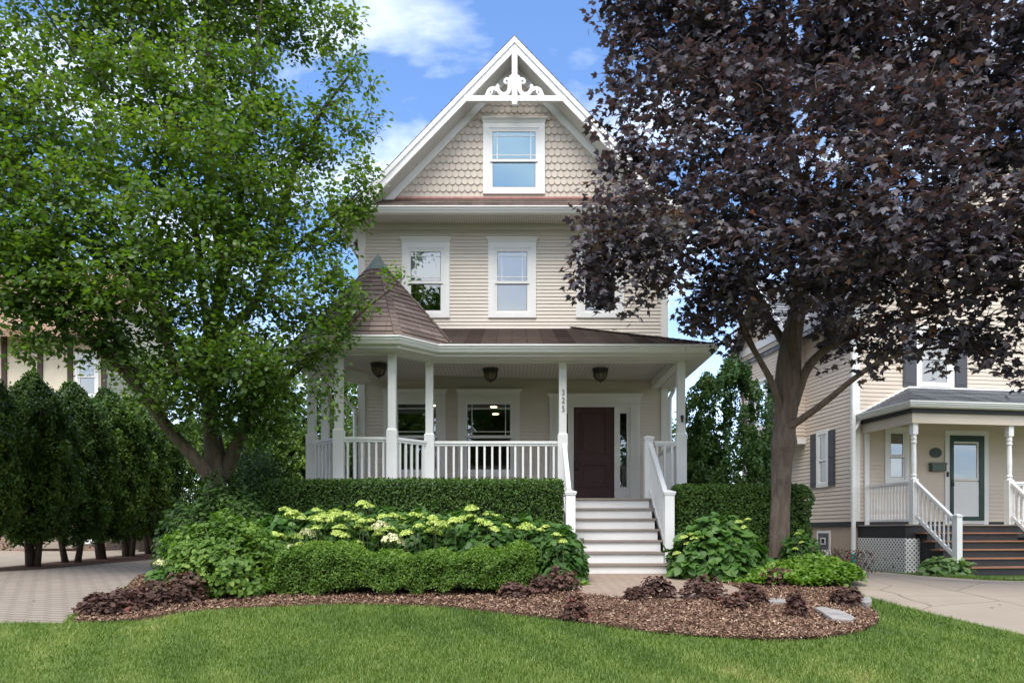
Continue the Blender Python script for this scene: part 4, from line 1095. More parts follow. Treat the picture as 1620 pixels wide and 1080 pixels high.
# ---- green pear tree in front of the left side of the house
pear = thing('pear_tree', P(345, 900, 11.2), 'spreading bright green leafy tree with several grey limbs, left of the porch turret', 'tree')
pl_ = [
 [(352, 925, 11.2, 34), (346, 840, 11.2, 27), (341, 760, 11.2, 23), (335, 700, 11.2, 18), (330, 630, 11.2, 15), (331, 560, 11.2, 14), (346, 480, 11.2, 15), (352, 420, 11.3, 13), (340, 340, 11.3, 12), (330, 240, 11.4, 9), (330, 120, 11.5, 7), (324, -80, 11.6, 3)],
 [(345, 790, 11.15, 18), (325, 745, 11.0, 17), (270, 682, 10.7, 15.5), (218, 612, 10.3, 15), (160, 552, 10.0, 12), (110, 512, 9.8, 10), (50, 492, 9.6, 8), (-10, 478, 9.4, 6), (-120, 440, 9.2, 2)],
 [(232, 630, 10.4, 11), (196, 560, 10.2, 8), (150, 470, 10.0, 6), (90, 380, 10.0, 4), (30, 280, 10, 2)],
 [(352, 760, 11.3, 17), (385, 680, 11.2, 14), (412, 640, 11.1, 12), (445, 606, 11.0, 10), (482, 573, 10.9, 8), (530, 534, 10.8, 6), (575, 490, 10.8, 4), (612, 462, 10.8, 2.5), (640, 438, 10.8, 1)],
 [(335, 660, 11.2, 15), (300, 560, 10.9, 11), (262, 520, 10.7, 9), (228, 470, 10.5, 8), (190, 400, 10.4, 6), (130, 310, 10.3, 4), (60, 200, 10.3, 2)],
 [(336, 600, 11.25, 14), (360, 520, 11.6, 11), (404, 480, 11.8, 10), (432, 400, 12.1, 10), (447, 330, 12.2, 9), (466, 262, 12.3, 8), (500, 190, 12.3, 5), (560, 110, 12.3, 2)],
 [(334, 560, 11.2, 10), (322, 470, 11.0, 9), (312, 380, 10.9, 8), (290, 280, 10.9, 6), (250, 170, 11, 4), (200, 20, 11, 2)],
 [(345, 470, 11.2, 10), (372, 380, 11.3, 8), (384, 280, 11.4, 7), (395, 180, 11.5, 5), (410, 40, 11.6, 3), (420, -80, 11.7, 1)],
 [(352, 735, 11.25, 12), (330, 640, 11.6, 9), (290, 560, 12.2, 7), (250, 470, 12.6, 5), (210, 360, 12.8, 2)],
 [(438, 420, 12.1, 6), (480, 380, 11.9, 5), (530, 340, 11.6, 4), (570, 300, 11.5, 2)]]
plimbs = [limbpts(p, .60 if i == 1 else .68) for i, p in enumerate(pl_)]
pc = [(20,110,85,10.4),(-60,200,110,10.2),(25,240,85,10),(30,340,85,9.8),(-40,380,100,9.6),(30,440,80,9.6),(-70,500,60,9.4),(35,535,42,9.5),(120,550,42,9.8),
 (120,90,75,11),(115,200,85,10.4),(115,310,85,9.8),(120,400,80,9.7),(130,480,70,9.7),(205,40,80,11.4),(215,140,85,10.9),(215,250,85,10.2),(215,350,85,9.7),(225,440,80,9.7),(215,530,50,10.1),
 (300,30,90,11.6),(305,140,90,11),(310,250,90,10.3),(310,350,85,10.1),(315,440,80,10.1),(310,540,65,10.3),(290,610,38,10.6),(370,600,62,10.6),(365,680,36,10.8),
 (390,30,70,11.9),(385,130,75,11.6),(390,230,80,11.1),(390,330,80,10.8),(395,420,75,10.6),(395,500,70,10.5),(430,580,60,10.6),(445,640,48,10.8),(390,660,40,10.9),
 (455,50,45,12),(440,200,58,11.6),(450,300,65,11.4),(460,390,60,11.2),(470,470,58,10.9),(490,540,52,10.8),(505,600,36,10.8),(510,640,26,10.8),
 (500,50,48,12.1),(545,105,42,12.1),(545,30,30,12.1),(590,130,20,12.2),(572,200,40,12),(580,260,34,11.9),(560,310,44,11.7),(525,370,48,11.5),(530,440,36,11.1),(555,345,30,11.6),(520,240,36,12),(512,180,34,12.2),(488,235,40,12.2),(535,160,24,12.2),(600,300,14,11.5),
 (615,432,22,10.8),(572,470,24,10.8),(600,490,14,10.8),(545,500,24,10.8),(15,40,40,11),(165,250,60,12.4),(260,420,60,12.6),(330,200,70,12.6),(150,60,40,11.4),
 (60,440,60,9.4),(20,490,36,9.4),(72,498,34,9.5),(118,512,28,9.7),(545,470,28,11.0),(532,520,28,10.9),(520,430,34,11.3),(548,535,18,10.8),(110,470,55,9.4),(60,390,60,9.4),(180,480,55,9.4),(230,635,28,9.8),(275,600,36,9.8),(315,645,30,10.0),(175,590,26,9.6),(240,590,40,9.7),(340,560,60,9.9),(400,570,55,10.0),(265,625,34,10.4),(300,660,34,10.6),(350,640,40,10.6),(420,610,50,10.4),(335,580,44,10.3),(410,690,34,10.8),(455,680,32,10.9),(250,570,36,10.1),(180,545,34,9.9),(70,545,34,9.5),(100,-70,110,11),(260,-90,120,11.6),(400,-80,110,12),(500,-60,60,12.2),(-150,330,120,9.8),(-160,100,140,10.6)]
def pcl(lst, flat=.9):
    o = []
    for px, py, r, Y in lst:
        q = P(px, py, Y); w = r*Y/F; o.append(((q.x, q.y, q.z), (w, w*1.0, w*flat)))
    return o
tree(pear, plimbs, pcl(pc), 5900, 17, ALMOND, .088, M['pear'], M['bark_pear'], 21, droop=.75, spread=.15, twig=.010, shell=.25,
     tintf=lambda b, r: np.clip(.42*r.random(len(b))+.58*vnoise(b, 1.6, 3)+.06*(b[:, 2]-4)/4-.03, 0, 1))
# ---- purple maple by the driveway
mp_ = thing('maple_tree', P(1232, 890, 11.2), 'dark purple leaved maple with stout brown trunk in the flower bed right of the steps', 'tree')
ml_ = [
 [(1230, 925, 11.2, 27), (1231, 890, 11.2, 21), (1234, 800, 11.2, 18.5), (1237, 730, 11.2, 19), (1240, 702, 11.2, 24), (1241, 680, 11.2, 20), (1244, 640, 11.2, 22), (1247, 590, 11.2, 23), (1252, 540, 11.2, 19), (1262, 490, 11.2, 15), (1275, 420, 11.2, 12), (1270, 320, 11.2, 10), (1245, 200, 11.2, 8), (1240, 60, 11.2, 6), (1235, -120, 11.2, 3)],
 [(1238, 660, 11.15, 11), (1224, 612, 11.0, 10), (1200, 566, 10.9, 8.5), (1178, 528, 10.8, 7), (1160, 480, 10.7, 5.5), (1125, 430, 10.5, 4), (1060, 390, 10.3, 2.5)],
 [(1256, 640, 11.15, 13), (1276, 585, 11.1, 11), (1302, 556, 11.0, 9.5), (1345, 533, 10.8, 9), (1410, 512, 10.4, 7.5), (1490, 488, 10.0, 6), (1570, 455, 9.6, 4), (1680, 420, 9.4, 2)],
 [(1262, 610, 11.2, 9), (1296, 560, 11.4, 8), (1330, 520, 11.6, 7), (1352, 480, 11.9, 6), (1400, 400, 12.2, 4), (1450, 300, 12.4, 2)],
 [(1247, 676, 11.1, 9), (1272, 660, 10.9, 8), (1310, 632, 10.6, 7), (1352, 598, 10.2, 6), (1392, 572, 9.9, 5), (1450, 555, 9.6, 3), (1530, 545, 9.3, 2)],
 [(1250, 560, 11.25, 10), (1215, 500, 11.6, 8), (1190, 450, 11.9, 6), (1140, 360, 12.3, 4), (1060, 260, 12.6, 2)],
 [(1262, 505, 11.1, 9), (1315, 430, 10.5, 8), (1370, 350, 9.9, 6), (1430, 260, 9.4, 4), (1500, 180, 9.0, 2)],
 [(1268, 470, 11.1, 8), (1240, 400, 10.4, 7), (1200, 330, 10.3, 5), (1150, 260, 10.4, 3), (1100, 190, 10.5, 1)],
 [(1272, 400, 11.2, 8), (1340, 300, 11.6, 6), (1420, 180, 12, 4), (1500, 40, 12.2, 2)],
 [(1262, 290, 11.2, 7), (1200, 180, 11.2, 5), (1120, 90, 11.2, 4), (1040, 10, 11.2, 2)],
 [(1205, 575, 10.9, 5), (1150, 470, 10.8, 4), (1080, 450, 10.5, 3), (1000, 430, 10.3, 2), (930, 400, 10.2, 1)]]
mlimbs = [limbpts(p, {0: .84, 1: .52, 2: .62, 3: .62, 4: .72, 10: .5}.get(i, .7)) for i, p in enumerate(ml_)]
mc = [(985,40,48,11.2),(1010,110,62,11),(985,180,48,10.9),(1000,260,58,10.7),(960,335,44,10.4),(905,335,24,10.4),(1000,350,65,10.2),(955,400,58,10.2),(935,450,36,10.2),(1015,440,58,10.1),(1000,480,24,10.1),
 (1080,40,80,11),(1085,150,80,10.6),(1080,260,80,10.2),(1085,360,75,9.9),(1090,440,58,10),(1115,485,38,10.2),(1160,60,90,10.8),(1165,180,90,10.3),(1165,300,85,9.9),(1170,400,75,9.8),(1165,465,50,10),
 (1260,50,95,10.6),(1260,170,90,10.1),(1255,290,90,9.6),(1255,390,80,9.4),(1265,455,45,9.8),(1350,50,95,10.4),(1360,170,90,9.8),(1360,290,90,9.3),(1350,390,80,9.2),(1345,470,58,9.6),(1350,535,30,10.3),
 (1450,60,95,10),(1460,190,95,9.2),(1460,310,90,8.8),(1450,410,85,8.9),(1440,490,58,9.3),(1420,545,32,9.8),(1540,70,95,9.8),(1550,200,95,8.9),(1555,320,90,8.5),(1550,420,85,8.6),(1540,500,60,9),(1500,550,34,9.3),(1590,540,42,8.8),
 (1110,490,44,10.4),(1150,515,34,10.6),(1195,470,50,10.8),(1215,515,30,11.6),(1300,465,55,11.4),(1325,520,40,11.2),(1305,560,24,11.5),(1385,535,36,10.4),(1420,568,24,9.8),(1480,560,34,9.5),(1550,560,36,9.2),(1605,575,34,8.9),(1160,545,18,10.8),(1340,612,15,10.3),(1300,655,9,10.7),(1284,695,8,10.7),(1365,585,16,10.1),(1275,598,12,10.9),(1640,90,100,9.6),(1650,230,100,8.6),(1660,360,100,8.3),(1660,470,80,8.6),(1100,100,70,12.3),(1250,120,90,12.6),(1400,150,90,12.8),(1550,150,90,12.6),(1180,330,80,12.4),(1340,360,80,12.6),(1480,380,80,12.2),
 (1040,-60,90,11),(1200,-90,120,10.8),(1380,-90,120,10.6),(1540,-80,120,10),(1760,250,130,9),(1770,430,110,9),(1740,60,120,9.6)]
def mtint(b, r):
    a = .55*r.random(len(b))+.30*vnoise(b, 1.5, 8); g = vnoise(b, .9, 17)
    return np.clip(a+np.where(r.random(len(b)) < .10+.30*(g > .66), .36*r.random(len(b))+.1, 0), 0, 1)
tree(mp_, mlimbs, pcl(mc, .85), 3300, 16, MAPLE, .098, M['maple'], M['bark_maple'], 33, droop=.55, spread=.20, twig=.010, shell=.30, tintf=mtint)
# ---- cedars
def cedar(root, h, rad, n, seed, lmat, base=.9, stems=2, size=.13, top=.55, lean=0.0, open_=0.0):
    r = np.random.default_rng(seed); bx, by, bz = OFF[root.name]
    m = MB()
    for k in range(stems):
        a = r.uniform(0, 6.3); d = .10*(stems > 1); e = rad*.45*(stems > 1)
        m.tube([(bx+d*math.cos(a), by+d*math.sin(a), bz-.1), (bx+(d+e*.3)*math.cos(a), by+(d+e*.3)*math.sin(a), bz+.5), (bx+e*math.cos(a), by+e*math.sin(a), bz+1.6), (bx+e*.5*math.cos(a), by+e*.5*math.sin(a), bz+h*.85)], [.075, .055, .045, .012], 8)
    for k in range(16):                                # bare lower twigs
        a = r.uniform(0, 6.3); z = r.uniform(.35, base+.5); L = rad*r.uniform(.3, .8)
        m.tube([(bx+.1*math.cos(a), by+.1*math.sin(a), bz+z), (bx+L*.6*math.cos(a+.2), by+L*.6*math.sin(a+.2), bz+z+.1), (bx+L*math.cos(a), by+L*math.sin(a), bz+z+.35)], [.014, .009, .004], 4)
    m.build('trunk', M['bark_dark'], root, smooth=True)
    nc = n//44
    t_ = r.random(nc)**.9; zc = base*(.65+.5*r.random(nc))*(1-t_)+t_*h
    prof = np.clip(np.minimum(1, .55+t_*2.6), 0, 1)*np.clip((1-np.clip((t_-top)/(1-top), 0, 1)**1.8), .10, 1)
    a = r.uniform(0, 2*math.pi, nc); lump = .62+.62*vnoise(np.stack([np.cos(a)*1.5, np.sin(a)*1.5, zc*1.5], 1), 2.4, seed)
    rr = rad*prof*lump*(.40+.60*r.random(nc)**.45)
    c = np.stack([bx+rr*np.cos(a), by+rr*np.sin(a), bz+zc], 1)
    if open_: c = c[vnoise(c, 2.2, seed+5) > open_]; a = r.uniform(0, 2*math.pi, len(c)); a = np.arctan2(c[:, 1]-by, c[:, 0]-bx); nc = len(c)
    outd = np.stack([np.cos(a), np.sin(a), .35*np.ones(nc)], 1)
    bl = rdir(nc*44); br = np.repeat(r.uniform(.04, .13, nc), 44)*(rad/.8)**.5
    pos = np.repeat(c, 44, 0)+bl*(br*r.uniform(.5, 1.0, len(bl)))[:, None]*np.array([1, 1, 1.9]); od = np.repeat(outd, 44, 0)
    tip = unit(od*.35+bl*.6+np.array([0, 0, .8])+r.normal(size=od.shape)*.35); nrm = unit(bl+od*.4+r.normal(size=od.shape)*.6)
    tint = np.clip(.40*r.random(len(pos))+.30*np.repeat(r.random(nc), 44)+.35*np.repeat(vnoise(c, 2.6, seed+9), 44), 0, 1)
    scatter('crown', *FAN, pos, frames(nrm, tip), size*r.uniform(.6, 1.2, len(pos)), lmat, root, tint)
crow = [((-9.10, 11.9), 3.50, .66, 'nearest the left edge of the photo'), ((-9.15, 13.5), 3.55, .70, 'second from the left edge of the photo'), ((-9.45, 15.2), 3.75, .74, 'third from the left edge of the photo'),
        ((-9.75, 17.0), 3.95, .78, 'fourth from the left edge of the photo'), ((-10.3, 19.0), 4.1, .85, 'fifth along, under the low tree limb'), ((-10.8, 21.2), 4.3, .9, 'last of the row, beside the big trunk')]
protos = []
for i, ((x, y), h, rad, where) in enumerate(crow):
    lab = 'dark green clipped cedar with bare lower trunk, '+where
    if i < 3:
        t = thing('cedar_tree', (x, y, float(gz(x, y))), lab, 'tree', 'cedars in a row along the paved driveway')
        cedar(t, h, rad, 66000, 100+i, M['cedar'], base=.60, stems=3 if i == 1 else 2, size=.060, top=.70); protos.append((t, h, rad))
    else:
        p0, h0, r0 = protos[i-3]; t = copy_tree(p0); t['label'] = lab; t.location = (x, y, float(gz(x, y))); t.scale = (rad/r0, rad/r0, h/h0); t.rotation_euler.z = 2.1+i
for i, (px, Y, h, rad, lab) in enumerate(((455, 21, 3.9, 1.15, 'dark evergreen directly left of the porch turret, behind the clipped hedge'), (392, 22.5, 4.3, 1.3, 'dark evergreen behind the main fork of the green tree'), (300, 24, 4.3, 1.3, 'dark evergreen at the end of the driveway, in the shade of the green tree'))):
    x = (px-CX)/F*Y; t = thing('evergreen_tree', (x, Y, 0), lab, 'tree', 'dark evergreens at the end of the paved driveway'); cedar(t, h, rad, 34000, 130+i, M['cedar'], base=.15, stems=1, size=.085, top=.6)
jx = (1158-CX)/F*17.2
t = thing('juniper_tree', (jx, 17.2, float(gz(jx, 17.2))), 'tall ragged evergreen with a few rust coloured sprays, between the two houses', 'tree')
cedar(t, 4.75, 1.10, 66000, 150, M['cedar2'], base=.3, stems=2, size=.075, top=.80, open_=.47)
jx = (1108-CX)/F*18.5
t = thing('leaning_evergreen', (jx, 18.5, -.1), 'thin dark evergreen with sparse side branches, against the right porch post', 'tree')
cedar(t, 4.1, .75, 22000, 151, M['cedar2'], base=.3, stems=1, size=.08, top=.4, open_=.48)
# ---- background trees
def bgtree(name, x, y, h, rad, n, seed, lab, size=.22, zb=.35, mat='far'):
    t = thing(name, (x, y, 0), lab, 'tree', 'leafy trees beyond the houses'); r = np.random.default_rng(seed)
    limb = [[(x, y, -.1, .25), (x+.2, y, h*.35, .2), (x, y+.2, h*.9, .04)]]
    for k in range(6):
        a = k*1.05+r.uniform(0, 1); limb.append([(x+.1, y, h*(.2+.06*k), .10), (x+rad*.4*math.cos(a), y+rad*.4*math.sin(a), h*(.4+.06*k), .06), (x+rad*.8*math.cos(a), y+rad*.8*math.sin(a), h*(.5+.07*k), .02)])
    cl = []
    for k in range(22):
        a = r.uniform(0, 6.3); u = r.random(); q = rad*.72*math.sqrt(u)*math.sin(math.pi*min(1, .25+.75*r.random()))
        z = h*(zb+(1-zb)*r.random()*.92); cl.append(((x+q*math.cos(a), y+q*math.sin(a), z), (rad*.36, rad*.36, rad*.30)))
    tree(t, limb, cl, n//12, 12, OVAL, size, M[mat], M['bark_pear'], seed, droop=.3, spread=.5, twig=.02, shell=.4)
    return t
bgtree('broadleaf_tree', -7.2, 29, 7.4, 3.2, 9000, 201, 'pale green leafy tree behind the trunk of the large green tree')
bgtree('broadleaf_tree', -4.9, 24, 5.0, 1.9, 7000, 202, 'light green leafy tree seen between the turret posts', .16)
bgtree('broadleaf_tree', -12.0, 34, 9.5, 3.8, 9000, 203, 'distant green tree right of the stucco house')
bgtree('broadleaf_tree', -12.4, 24.0, 7.2, 1.5, 6000, 206, 'slim leafy tree against the right end of the stucco house', .14, .12)
bgtree('broadleaf_tree', 7.6, 36, 6.2, 2.6, 6000, 204, 'distant pale green tree low between the two houses')
# trees across the street, mirrored in the window panes
for i, (x, y, h, rad, lab) in enumerate(((-15, -20, 12, 5, 'far left'), (-7.2, -21, 19, 4.6, 'tallest, second from the left'), (-1.2, -19, 11.5, 4.2, 'third from the left'), (4.6, -19, 11, 4.2, 'third from the right'), (10.5, -21, 13, 5, 'second from the right'), (18, -21, 12, 5, 'far right'))):
    t = bgtree('street_tree', x, y, h, rad, 15000, 220+i, 'broad leafy tree across the street, mirrored in the windows, '+lab, .40, .10); t['group'] = 'trees across the street'
# ------------------------------------------------------------------ hedges
def hedge(root, x0, x1, y0, y1, z1, n, size, tmpl, mat, seed, bump=.06, round_=.10, bottom=.0, core=.13, undulate=None):
    r = np.random.default_rng(seed); zb = float(gz((x0+x1)/2, (y0+y1)/2))-.02
    und = undulate or (lambda x: 0*x)
    A = [(x1-x0)*(z1-zb), (x1-x0)*(z1-zb), (y1-y0)*(z1-zb), (y1-y0)*(z1-zb), (x1-x0)*(y1-y0)]
    A[1] *= .45                                       # the hidden back
    f = r.choice(5, n, p=np.array(A)/sum(A)); u, v = r.random(n), r.random(n)
    ext = np.array([x1-x0, y1-y0, z1-zb]); p = np.zeros((n, 3)); nn = np.zeros((n, 3))
    for k, (ax, s) in enumerate(((1, 0), (1, 1), (0, 0), (0, 1), (2, 1))):
        q = f == k
        o = [i for i in range(3) if i != ax]
        p[q, o[0]] = u[q]; p[q, o[1]] = v[q]; p[q, ax] = s; nn[q, ax] = 2*s-1
    p = p*ext
    # rounded edges: pull towards an inner box
    inn = np.clip(p, round_, ext-round_); inn[:, 2] = np.clip(p[:, 2], 0, ext[2]-round_)
    d = p-inn; L = np.linalg.norm(d, axis=1, keepdims=True); p = np.where(L > round_, inn+d/np.maximum(L, 1e-6)*round_, p); nn = np.where(L > 1e-4, unit(d+nn*.02), nn)
    w = p+np.array([x0, y0, zb])
    nz = vnoise(w, 4.5, seed)*.6+vnoise(w, 11, seed+1)*.4
    dep = bump*(nz-.5)*2-.12*r.random(n)**2.2
    w = w+nn*dep[:, None]; w[:, 2] += und(w[:, 0])*((w[:, 2]-zb)/(z1-zb))
    if bottom:                                        # thin near the ground
        keep = (w[:, 2]-zb > bottom*vnoise(w, 5, seed+3)*1.6); w = w[keep]; nn = nn[keep]; nz = nz[keep]; n = len(w)
    tip = unit(nn*.8+np.array([0, 0, .5])+r.normal(size=(n, 3))*.6); nr = unit(nn+np.array([0, 0, .4])+r.normal(size=(n, 3))*.7)
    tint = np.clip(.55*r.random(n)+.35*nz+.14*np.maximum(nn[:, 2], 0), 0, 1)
    m = MB(); c = core
    k0 = zb+(.12 if bottom else 0)
    nxs = max(2, int((x1-x0)/.25))
    for i in range(nxs):
        a = x0+c+(x1-x0-2*c)*i/nxs; b = x0+c+(x1-x0-2*c)*(i+1)/nxs; ua, ub = float(und(np.array([a]))[0]), float(und(np.array([b]))[0])
        m.hexa([(a, y0+c, k0), (b, y0+c, k0), (a, y1-c, k0), (b, y1-c, k0), (a, y0+c, z1-c+ua), (b, y0+c, z1-c+ub), (a, y1-c, z1-c+ua), (b, y1-c, z1-c+ub)])
    m.build('twigs', M['core'], root)
    scatter('foliage', *tmpl, w, frames(nr, tip), size*r.uniform(.7, 1.25, n), mat, root, tint)
t = thing('clipped_hedge', (-1.6, 11.6, 0), 'long flat topped clipped dark green hedge under the porch railing, left of the steps', 'hedge')
hedge(t, -3.95, .80, 11.15, 11.78, 1.50, 46000, .042, QUADL if False else OVAL, M['yew'], 301, .035, .10, core=.12)
t = thing('clipped_hedge', (3.7, 11.6, 0), 'shorter clipped dark green hedge right of the steps, behind the maple trunk', 'hedge')
hedge(t, 2.62, 4.78, 11.2, 11.95, 1.43, 26000, .042, OVAL, M['yew'], 302, .045, .14, core=.12)
t = thing('boxwood_hedge', (-1.3, 9.0, float(gz(0, 9.0))), 'low bright green boxwood hedge with bumpy top at the front of the flower bed', 'hedge')
hedge(t, -3.05, .24, 8.62, 9.42, .44, 50000, .030, OVAL, M['box'], 303, .11, .18, bottom=.12, core=.14, undulate=lambda x: .05*np.sin(x*2.1+.6)+.03*np.sin(x*4.7)+.02*np.sin(x*11))
# ------------------------------------------------------------------ leafy shrubs
def mound_leaves(root, cx, cy, rx, ry, h, n, size, tmpl, mat, seed, z0=0.0, stems=10, droop=.35, up=.55, tintb=0.0, noise_s=3.0):
    r = np.random.default_rng(seed); zb = float(gz(cx, cy))+z0
    a = r.uniform(0, 2*math.pi, n); e = np.arccos(r.random(n)**.8); rad = .50+.5*r.random(n)**.5
    lump = .80+.34*vnoise(np.stack([np.cos(a)*2, np.sin(a)*2, e*2], 1), noise_s/2, seed)
    p = np.stack([cx+rx*rad*lump*np.sin(e)*np.cos(a), cy+ry*rad*lump*np.sin(e)*np.sin(a), zb+.04+h*rad*lump*np.cos(e)], 1)
    o = unit(np.stack([np.sin(e)*np.cos(a)/rx, np.sin(e)*np.sin(a)/ry, np.cos(e)/h], 1))
    nr = unit(o*.7+np.array([0, -.1, up])+r.normal(size=(n, 3))*.42); tip = unit(o+np.array([0, 0, -droop])+r.normal(size=(n, 3))*.6)
    tint = np.clip(.55*r.random(n)+.45*vnoise(p, noise_s, seed+2)+tintb, 0, 1)
    m = MB()
    for k in range(stems):
        b = r.uniform(0, 6.3); q = r.random()**.5
        m.tube([(cx+.05*math.cos(b), cy+.05*math.sin(b), zb-.03), (cx+rx*.35*q*math.cos(b), cy+ry*.35*q*math.sin(b), zb+h*.45), (cx+rx*.62*q*math.cos(b), cy+ry*.62*q*math.sin(b), zb+h*.85)], [.008, .007, .004], 5)
    m.build('stems', M['stem'], root, smooth=True)
    return scatter('foliage', *tmpl, p, frames(nr, tip), size*r.uniform(.65, 1.25, n), mat, root, tint)
HEART = ([(0,0,0),(.26,.02,.05),(.42,.26,.07),(.34,.60,.03),(0,1,-.10),(-.34,.60,.03),(-.42,.26,.07),(-.26,.02,.05),(0,.35,-.02)], [(i, (i+1) % 8, 8) for i in range(8)])
# flower heads: flat domes of tiny florets
def head_mesh(seed, mat, n=170, hgt=.55):
    r = np.random.default_rng(seed); a = r.uniform(0, 6.283, n); q = np.sqrt(r.random(n)); lob = 1+.12*np.sin(a*3+seed)+.08*np.sin(a*5)
    p = np.stack([q*np.cos(a)*lob, q*np.sin(a)*lob, hgt*(1-q**2)+r.normal(size=n)*.03], 1)
    o = unit(np.stack([q*np.cos(a), q*np.sin(a), np.full(n, .9)], 1)); nr = unit(o+r.normal(size=(n, 3))*.35)
    o_ = scatter('flower_head', [(-1,-.6,0),(0,-1,.1),(1,-.6,0),(1,.6,0),(0,1,.1),(-1,.6,0)], [(0,1,2,3,4,5)], p, frames(nr, rdir(n)), .125*r.uniform(.8, 1.25, n), mat, None, r.random(n))
    me = o_.data; bpy.data.objects.remove(o_); return me
HL = [head_mesh(i, M['floret']) for i in range(4)]; HW = [head_mesh(10+i, M['floret_w'], 190, .62) for i in range(2)]
def flower(root, x, y, z, r_, white=False, k=[0]):
    k[0] += 1; me = (HW if white else HL)[k[0] % (2 if white else 4)]
    o = bpy.data.objects.new('flower_head', me); C.objects.link(o); o.parent = root; o.location = Vector((x, y, z))-OFF[root.name]; o.scale = (r_, r_, r_*(1.25 if white else 1.05))
    o.rotation_euler = (random.uniform(-.25, .1), random.uniform(-.2, .2), random.uniform(0, 6.3))
    m = MB(); g = float(gz(x, y)); m.tube([(x+.02, y+.03, z-.42), (x+.01, y+.01, z-.2), (x, y, z+.06*r_/.08)], .005, 5, False)
    m.build('flower_stem', M['stem'], root)
# one plant per clump along the bed; heads placed where the photograph shows them
heads = [(434,845,11),(462,812,13),(474,817,12),(487,843,15,1),(444,848,10),(452,806,11),(500,820,12),(512,814,10),(527,822,18),(497,822,11),(538,834,12),(560,818,13),(573,824,10),(583,800,9),(573,796,11),(545,846,9),
 (470,848,11),(490,862,11),(474,861,10),(519,860,9),(460,866,11,1),(443,862,9),(602,832,18,1),(605,816,9),(598,845,11),(620,853,21,1),(627,826,10),(643,842,11),(604,838,9),(663,832,10),(684,818,9),(688,825,12),(686,840,15),(705,832,10),(719,823,12),(733,819,10),(745,817,9),
 (770,828,11),(782,836,9),(800,832,10),(832,832,13),(826,835,9),(745,803,11),(774,812,9),(787,818,10),(862,833,8),(880,845,8),(890,855,8),(855,838,7),(655,814,10),(640,816,9),(667,815,9),(622,815,10),(548,812,9),(500,806,8),(531,810,12),(568,832,9),(535,843,12),(580,836,9),(618,836,10),(645,827,9),
 (760,824,10),(700,826,9),(585,824,10),(567,858,8),(500,834,9)]
plants = [(440,845,.62,.62),(495,830,.60,.66),(555,832,.62,.66),(612,836,.62,.66),(668,830,.60,.66),(722,830,.60,.64),(778,836,.58,.60),(838,846,.52,.56),(884,864,.40,.46)]
PO = []
HY = 10.15
for i, (px, py, rad, h) in enumerate(plants):
    x = (px-CX)/F*HY; y = HY+(.25 if i % 2 else 0); lab = ['hydrangea at the left end of the flower bed, its lime heads crowded low', 'hydrangea second from the left in the bed, with one large cream flower head', 'hydrangea with a tall lime head rising above the hedge line, third from the left',
        'hydrangea with the two biggest cream flower heads, behind the boxwood', 'hydrangea just right of the cream flower heads, its lime heads high', 'hydrangea in front of the wide porch window, lime heads in a loose row', 'hydrangea behind the right end of the boxwood, sparse lime heads',
        'hydrangea between boxwood and steps, large leaves and few small heads', 'small hydrangea leaning over the bottom step, left newel post behind it'][i]
    t = thing('hydrangea', (x, y, float(gz(x, y))), lab, 'shrub', 'hydrangeas in the bed left of the steps')
    mound_leaves(t, x, y, rad, .60, h+.30, 2600, .102, HEART, M['hyd'], 400+i, noise_s=5, stems=14); PO.append((x, t))
for hd in heads:
    px, py, rp = hd[:3]; d = HY-.72+.9*random.random()*(1 if py < 835 else .35)
    if py > 850: d = HY-.62
    q = P(px, py+rp*.25, d); t = min(PO, key=lambda a: abs(a[0]-q.x))[1]; flower(t, q.x, q.y, q.z+.005, rp*d/F*(.85 if len(hd) > 3 else 1.05), len(hd) > 3)
# tall lone head above the hedge line
q = P(573, 797, 10.4)
# right hand hydrangea
t = thing('hydrangea', (3.55, 10.45, 0), 'leafy hydrangea with big heart shaped leaves and small lime heads, between steps and maple trunk', 'shrub')
mound_leaves(t, 3.06, 10.5, .74, .55, .90, 2200, .135, HEART, M['hyd'], 430, noise_s=4, stems=16)
for px, py, rp in ((1084,848,8),(1090,858,6),(1096,844,7),(1105,849,13),(1125,842,6),(1140,838,7),(1147,842,6),(1172,823,6),(1180,832,6),(1187,820,6),(1115,868,7),(1130,860,6),(1073,874,7),(1163,850,6),(1099,880,5)): q = P(px, py, 10.15); flower(t, q.x, q.y+.1, q.z-.02, rp*10.15/F)
t = thing('small_hydrangea', (4.35, 10.9, 0), 'small hydrangea peeking out right of the maple trunk, pale lime heads', 'shrub')
mound_leaves(t, 4.42, 10.9, .35, .35, .62, 420, .11, HEART, M['hyd'], 431, stems=6)
for px, py, rp in ((1262,845,6),(1268,858,5),(1258,868,5)): q = P(px, py, 10.6); flower(t, q.x, q.y, q.z, rp*10.6/F)
# big soft shrub at the left end of the bed
t = thing('leafy_shrub', (-4.1, 9.2, float(gz(-4, 9.2))), 'rounded bright green leafy shrub left of the boxwood, cream flower head at its left', 'shrub')
mound_leaves(t, -3.62, 9.0, .90, .75, .98, 9500, .062, HEART, M['box'], 440, noise_s=4, stems=22, droop=.5)
for px, py, rp in ((258,893,14),): q = P(px, py, 8.9); flower(t, q.x, q.y, q.z, rp*8.9/F, True)
q0 = P(262, 905, 8.9)
x0s, y0s, z0s = -4.42, 8.95, 0
r = np.random.default_rng(9); n = 160
pp = np.array([q0.x, q0.y, q0.z-.1])+rdir(n)*(r.random(n)**.5)[:, None]*np.array([.20, .18, .20])
scatter('side_leaves', *HEART, pp, frames(unit(np.array([0,-.5,.8])+r.normal(size=(n,3))*.4), unit(np.array([-.3,-.4,-.5])+r.normal(size=(n,3))*.5)), .11*r.uniform(.7,1.2,n), M['hyd'], t)
